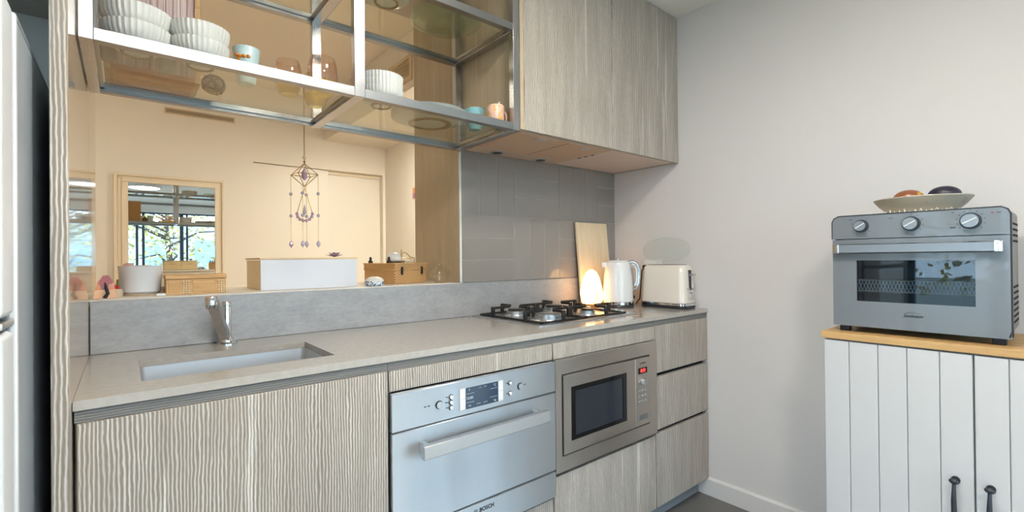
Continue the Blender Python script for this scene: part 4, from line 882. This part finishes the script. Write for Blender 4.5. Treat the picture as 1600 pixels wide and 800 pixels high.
# toaster oven: front faces -X
TF, TB0, ta, tb_ = 1.833, 2.075, -1.5875, -1.1765    # front x, back x, right end y, left end y
TZ0, TZ1 = 0.9095, 1.2665
to = thing('toaster_oven', 'grey countertop oven with three dials on the white cabinet', 'oven', ((TF + TB0) / 2, (ta + tb_) / 2, 0.8895))
part('shell', MB().prism(rrect(ta + 0.003, tb_ - 0.003, TZ0 + 0.004, TZ1 - 0.002, 0.016), 'x', TF + 0.09, TB0), M['ovenside'], to)
m = MB().box(TF + 0.012, TF + 0.09, ta + 0.003, ta + 0.008, TZ0 + 0.02, TZ1 - 0.018).box(TF + 0.012, TF + 0.09, tb_ - 0.008, tb_ - 0.003, TZ0 + 0.02, TZ1 - 0.018).box(TF + 0.012, TF + 0.09, ta + 0.02, tb_ - 0.02, TZ1 - 0.007, TZ1 - 0.002).box(TF + 0.012, TF + 0.09, ta + 0.02, tb_ - 0.02, TZ0 + 0.004, TZ0 + 0.01)
part('front_housing', m, M['ovenside'], to)
pn = part('control_panel', MB().loft([[(x, y, z) for y, z in [(tb_, 1.1925), (ta, 1.1925), (ta, 1.248), (ta + 0.005, 1.26), (ta + 0.017, TZ1), (tb_ - 0.017, TZ1), (tb_ - 0.005, 1.26), (tb_, 1.248)]] for x in (TF, TF + 0.012)]), M['ovengrey'], to)
part('edge_trim', MB().tube([(TF + 0.0005, y, z) for y, z in [(tb_ + 0.001, 1.1925), (tb_ + 0.001, 1.248), (tb_ - 0.0045, 1.2605), (tb_ - 0.017, TZ1 + 0.001), (ta + 0.017, TZ1 + 0.001), (ta + 0.0045, 1.2605), (ta - 0.001, 1.248), (ta - 0.001, 1.1925), (ta - 0.001, 0.93), (ta + 0.004, 0.914)]], 0.002, 6), M['plastic_dark'], to)
# door with a window opening
wy0, wy1, wz0, wz1 = -1.5185, -1.2425, 0.992, 1.1225
def yz_frame(y0, y1, z0, z1, a0, a1, c0, c1, x0, x1):
    return MB().box(x0, x1, y0, a0, z0, z1).box(x0, x1, a1, y1, z0, z1).box(x0, x1, a0, a1, z0, c0).box(x0, x1, a0, a1, c1, z1)
dr = part('oven_door', yz_frame(ta, tb_, TZ0, 1.190, wy0, wy1, wz0, wz1, TF, TF + 0.012), M['ovengrey'], to, smooth=False)
part('door_glass', MB().box(TF + 0.001, TF + 0.004, wy0, wy1, wz0, wz1), thin_glass('oven_door_glass', '#cdd3d6'), dr)
gk = plain('cavity_grey', '#4c5258', 0.45, 0.6)
part('cavity', MB().box(TF + 0.086, TF + 0.0895, wy0 - 0.02, wy1 + 0.02, wz0 - 0.02, wz1 + 0.02).box(TF + 0.013, TF + 0.086, wy0 - 0.02, wy1 + 0.02, wz0 - 0.02, wz0 - 0.014).box(TF + 0.013, TF + 0.086, wy0 - 0.02, wy1 + 0.02, wz1 + 0.014, wz1 + 0.02), gk, to)
m = MB()
for z in (1.058, 1.022):
    for x in (TF + 0.025, TF + 0.07): m.cyl((x, wy0 - 0.015, z), (x, wy1 + 0.015, z), 0.0018, 6)
for k in range(34):
    y = wy0 - 0.01 + k * (wy1 - wy0 + 0.02) / 33; m.cyl((TF + 0.025, y, 1.058), (TF + 0.025, y - 0.012, 1.022), 0.0008, 5)
    m.cyl((TF + 0.025, y - 0.012, 1.058), (TF + 0.025, y, 1.022), 0.0008, 5)
part('wire_rack', m, M['satin'], to)
hd = part('handle', MB().loft([[(x, y, z) for x, z in ((TF - 0.026, 1.148), (TF - 0.026, 1.172), (TF - 0.022, 1.175), (TF - 0.016, 1.175), (TF - 0.016, 1.145), (TF - 0.022, 1.145))] for y in (-1.572, -1.186)]), M['dialmetal'], dr)
for y in (-1.566, -1.192): part('handle_end', MB().box(TF - 0.0265, TF - 0.0003, y - 0.010, y + 0.010, 1.1445, 1.1755, 0.003, 2), M['chrome'], hd)
text('brand_lettering', 'Sunbeam', 0.0125, (TF - 0.0006, -1.382, 0.954), (0, -1, 0), M['ink'], dr, shear=0.35, bold=0.0002)
part('brand_arc', MB().tube([(TF - 0.0006, -1.382 + 0.020 * math.cos(a), 0.9585 + 0.006 * math.sin(a)) for a in [PI * (0.15 + 0.7 * k / 10) for k in range(11)]], 0.0003, 5), M['ink'], dr)
for i, y in enumerate((-1.2565, -1.381, -1.5105)):
    r = (0.0165, 0.0185, 0.0195)[i]
    kn = part('dial', MB().cyl((TF - 0.002, y, 1.2325), (TF - 0.020, y, 1.2325), r, 32, r * 0.94), M['dialmetal'], pn)
    part('dial_ring', MB().cyl((TF, y, 1.2325), (TF - 0.0025, y, 1.2325), r + 0.004, 32), M['plastic_dark'], kn)
    a = (0.6, 0.55, 0.5)[i]; m = MB(); m.tube([(TF - 0.0205, y + r * 0.85 * math.cos(a), 1.2325 - r * 0.85 * math.sin(a)), (TF - 0.0205, y - r * 0.85 * math.cos(a), 1.2325 + r * 0.85 * math.sin(a))], 0.0016, 6)
    part('dial_pointer', m, M['white'], kn)
    m = MB(); na = (3, 5, 11)[i]
    for k in range(na):
        a = math.radians(-40 + 260 * k / max(1, na - 1)) if i == 2 else math.radians(-40 + (130 if i == 1 else 200) * k / (na - 1))
        q, z = y - (r + 0.0095) * math.cos(a), 1.2325 + (r + 0.0095) * math.sin(a); m.box(TF - 0.0004, TF, q - 0.0016, q + 0.0016, z - 0.0008, z + 0.0008)
    part('dial_marks', m, M['ink'], pn)
m = MB()
for y, z, ln in ((-1.228, 1.2545, 0.008), (-1.332, 1.2525, 0.010), (-1.474, 1.2585, 0.006), (-1.474, 1.2145, 0.012), (-1.474, 1.2165, 0.010), (-1.566, 1.2525, 0.008)): m.box(TF - 0.0004, TF, y - ln / 2, y + ln / 2, z - 0.0007, z + 0.0007)
part('printed_marks', m, M['ink'], pn)
part('indicator_light', MB().cyl((TF - 0.001, -1.5535, 1.2525), (TF, -1.5535, 1.2525), 0.0022, 10), plain('indicator_red', '#a02018', 0.3), pn)
# ventilation holes in the right side
for j, (z0, n) in enumerate(((1.225, 4), (1.045, 7))):
    for k in range(n):
        m = MB()
        for q in range(6): m.box(TF + 0.10 + q * 0.024, TF + 0.112 + q * 0.024, ta + 0.0018, ta + 0.0035, z0 - k * 0.0165 - 0.003, z0 - k * 0.0165 + 0.003)
        part('vent_row', m, M['gapblack'], to)
for x in (TF + 0.03, TB0 - 0.03):
    for y in (-1.562, -1.203): part('foot', MB().box(x - 0.012, x + 0.012, y - 0.014, y + 0.014, 0.8897, TZ0 + 0.005, 0.002, 1), M['rubber'], to)
# doily, bowl and fruit
dz = TZ1 - 0.0012
dy = thing('crochet_doily', 'white crochet doily under the fruit bowl on the countertop oven', 'doily', (1.965, -1.37, dz))
m = MB(); N = 72
m.loft([[(1.965 + (0.108 + 0.006 * math.cos(18 * 2 * PI * k / N)) * math.cos(2 * PI * k / N), -1.37 + (0.125 + 0.008 * math.cos(18 * 2 * PI * k / N)) * math.sin(2 * PI * k / N), dz + z) for k in range(N)] for z in (0.0006, 0.003)])
part('cloth', m, M['doily'], dy)
m = MB()
for k in range(60):
    a = 2 * PI * k / 60; m.tube([(1.965 + rr * math.cos(a + da), -1.37 + (rr + 0.014) * math.sin(a + da), dz + zz) for rr, da, zz in ((0.098, 0, 0.003), (0.108, 0.03, 0.008 + 0.003 * (k % 3)), (0.112, 0.06, 0.002))], 0.0011, 5)
part('fringe', m, M['doily'], dy)
fb = thing('fruit_bowl', 'wide speckled stoneware bowl on the countertop oven', 'bowl', (1.965, -1.383, dz + 0.0032))
part('body', MB().lathe(0, 0, [(0, 0.001), (0.07, 0.0), (0.083, 0.004), (0.108, 0.028), (0.122, 0.047), (0.1215, 0.0495), (0.118, 0.048), (0.10, 0.026), (0.075, 0.009), (0, 0.008)], 56, cap=False), M['bowlglaze'], fb, False)
solo('mango', MB().ball((1.958, -1.352, dz + 0.056), 0.030, 0.040, 0.027, 20, 12), M['mango'], 'red and yellow mango in the fruit bowl', 'fruit', (1.958, -1.352, dz + 0.02))
solo('avocado', MB().ball((1.968, -1.437, dz + 0.058), 0.030, 0.041, 0.028, 20, 12), M['avocado'], 'dark purple avocado in the fruit bowl', 'fruit', (1.968, -1.437, dz + 0.02))

# ================================================================== FAR ROOM
mi = thing('framed_mirror', 'mirror in a stepped cream frame on the far wall', 'mirror', (0.289, 2.72, 0.75))
fx0, fx1, fz0, fz1 = -0.055, 0.633, 0.72, 1.786; gx0, gx1, gz0, gz1 = 0.028, 0.569, 0.80, 1.725
for k, (e0, e1, yy) in enumerate(((0.0, 0.022, 2.722), (0.022, 0.045, 2.735), (0.045, 0.083, 2.728))):
    m = MB()
    a0, a1, b0, b1 = fx0 + e0, fx0 + e1, fx1 - e1 * 0.77, fx1 - e0 * 0.77; c0, c1, d0, d1 = fz0 + e0, fz0 + e1, fz1 - e1 * 0.73, fz1 - e0 * 0.73
    m.box(a0, b1, yy, 2.749, d0, d1, 0.002, 1).box(a0, b1, yy, 2.749, c0, c1, 0.002, 1).box(a0, a1, yy, 2.749, c1, d0, 0.002, 1).box(b0, b1, yy, 2.749, c1, d0, 0.002, 1)
    part('frame', m, M['frame_cream'], mi)
part('mirror_glass', MB().box(gx0 - 0.002, gx1 + 0.002, 2.741, 2.745, gz0 - 0.002, gz1 + 0.002), M['mirror'], mi, smooth=False)
v1 = thing('air_vent', 'long slotted air vent high on the far wall', 'vent', (0.48, 2.75, 2.28))
part('frame', frame_xz(0.245, 0.718, 2.275, 2.323, 0.255, 0.708, 2.283, 2.315, 2.742, 2.7495), M['vent'], v1, smooth=False)
part('backing', MB().box(0.255, 0.708, 2.747, 2.7498, 2.283, 2.315), M['ventdark'], v1)
for k in range(4): part('slat', MB().box(0.255, 0.708, 2.7435, 2.7468, 2.2855 + k * 0.0078, 2.2885 + k * 0.0078), M['vent'], v1)
v2 = thing('air_vent', 'square slotted air vent on the side of the ceiling bulkhead', 'vent', (1.44, 1.21, 2.31))
part('frame', yz_frame(1.02, 1.40, 2.295, 2.465, 1.05, 1.37, 2.322, 2.44, 1.430, 1.4395), M['vent'], v2, smooth=False)
part('backing', MB().box(1.4372, 1.4397, 1.05, 1.37, 2.322, 2.44), M['ventdark'], v2)
for k in range(9): part('slat', MB().box(1.432, 1.4368, 1.05, 1.37, 2.3235 + k * 0.0131, 2.3305 + k * 0.0131), M['vent'], v2)
pc = thing('small_picture', 'small orange and purple picture on the end wall', 'picture', (2.033, 2.13, 1.73))
part('card', MB().box(2.029, 2.0325, 2.04, 2.165, 1.685, 1.785), plain('picture_orange', '#e0a070', 0.6), pc)
part('print', MB().box(2.0275, 2.0288, 2.05, 2.155, 1.69, 1.735), plain('picture_purple', '#a878b0', 0.6), pc)
def ceiling_light(label, x, y, z, mt, r=0.15, group=None):
    t = thing('ceiling_light', label, 'lamp', (x, y, z - 0.05), group='round ceiling lights')
    part('housing', MB().lathe(0, 0, [(r * 1.08, 0.0495), (r * 1.08, 0.01), (r, 0.008), (r * 0.98, 0.0495)], 36, cap=False), M['white'], t, False)
    part('diffuser', MB().lathe(0, 0, [(0, 0.0), (r * 0.8, 0.002), (r * 0.97, 0.012), (r * 0.97, 0.03), (0, 0.03)], 36), M[mt], t, False)
ceiling_light('round ceiling light over the kitchen floor', 0.75, -1.32, YC, 'lampdiff', 0.17)
ceiling_light('round ceiling light in the living area, nearest the kitchen', 0.26, -2.25, YC, 'lampliving', 0.2)
ceiling_light('added round ceiling light at the far right of the living area', 3.6, -2.8, YC, 'lampliving', 0.2)  # unseen lamp, added to brighten the rooms
ceiling_light('round ceiling light placed out of view in the left half of the far room', -0.75, 1.3, 2.62, 'lamphall', 0.15)  # lamp set out of view to light the far room
ceiling_light('recessed round light under the far room bulkhead', 1.76, 1.40, 2.245, 'lampsoffit', 0.07)

# ================================================================== OUTSIDE
def tree(label, x, y, h, seed, n=900, spread=1.7):
    random.seed(seed)
    t = thing('tree', label, 'tree', (x, y, -0.13), group='autumn trees outside')
    part('trunk', MB().tube([(0, 0, 0), (0.05, 0.02, h * 0.3), (-0.04, 0.05, h * 0.6), (0.02, 0, h * 0.92)], [0.09, 0.07, 0.05, 0.02], 8), M['bark'], t, False)
    tips = []
    for k in range(14):
        a = random.uniform(0, 2 * PI); z0 = h * random.uniform(0.2, 0.75); L = spread * random.uniform(0.5, 1.0)
        p = [(0, 0, z0), (0.5 * L * math.cos(a), 0.5 * L * math.sin(a), z0 + 0.25 * L), (L * math.cos(a + 0.3), L * math.sin(a + 0.3), z0 + random.uniform(0.1, 0.6) * L)]
        part('branch', MB().tube(p, [0.035, 0.022, 0.008], 6), M['bark'], t, False); tips += [Vector(p[1]), Vector(p[2])]
    m = MB()
    for k in range(n):
        c = random.choice(tips) + Vector((random.gauss(0, 0.4), random.gauss(0, 0.4), random.gauss(0, 0.4)))
        u = Vector((random.uniform(-1, 1), random.uniform(-1, 1), random.uniform(-1, 1))).normalized(); v = u.orthogonal().normalized(); s = random.uniform(0.04, 0.075)
        m.quad(c - u * s, c - v * s * 0.6, c + u * s, c + v * s * 0.6)
    part('leaves', m, M['leaf'], t, False, kind='stuff', smooth=False)
tree('yellow-leaved autumn tree outside the sliding windows, nearest the middle', 0.9, -8.0, 3.6, 11, 1500)
tree('yellow-leaved autumn tree outside at the right end of the windows', 4.9, -9.2, 3.8, 12, 1100)
tree('yellow-leaved autumn tree outside the side window', -5.0, -1.0, 3.6, 13, 1300)
bl = thing('apartment_block', 'pale blue-grey building across the street behind the trees', 'building', (1.5, -22.5, -0.13))
part('wall', MB().box(-8, 11, -24, -21.5, -0.13, 3.0), M['facade'], bl)
for k in range(9):
    part('window', MB().box(-7.2 + k * 2.0, -6.2 + k * 2.0, -21.5, -21.45, 0.9, 2.2), M['facadepane'], bl)
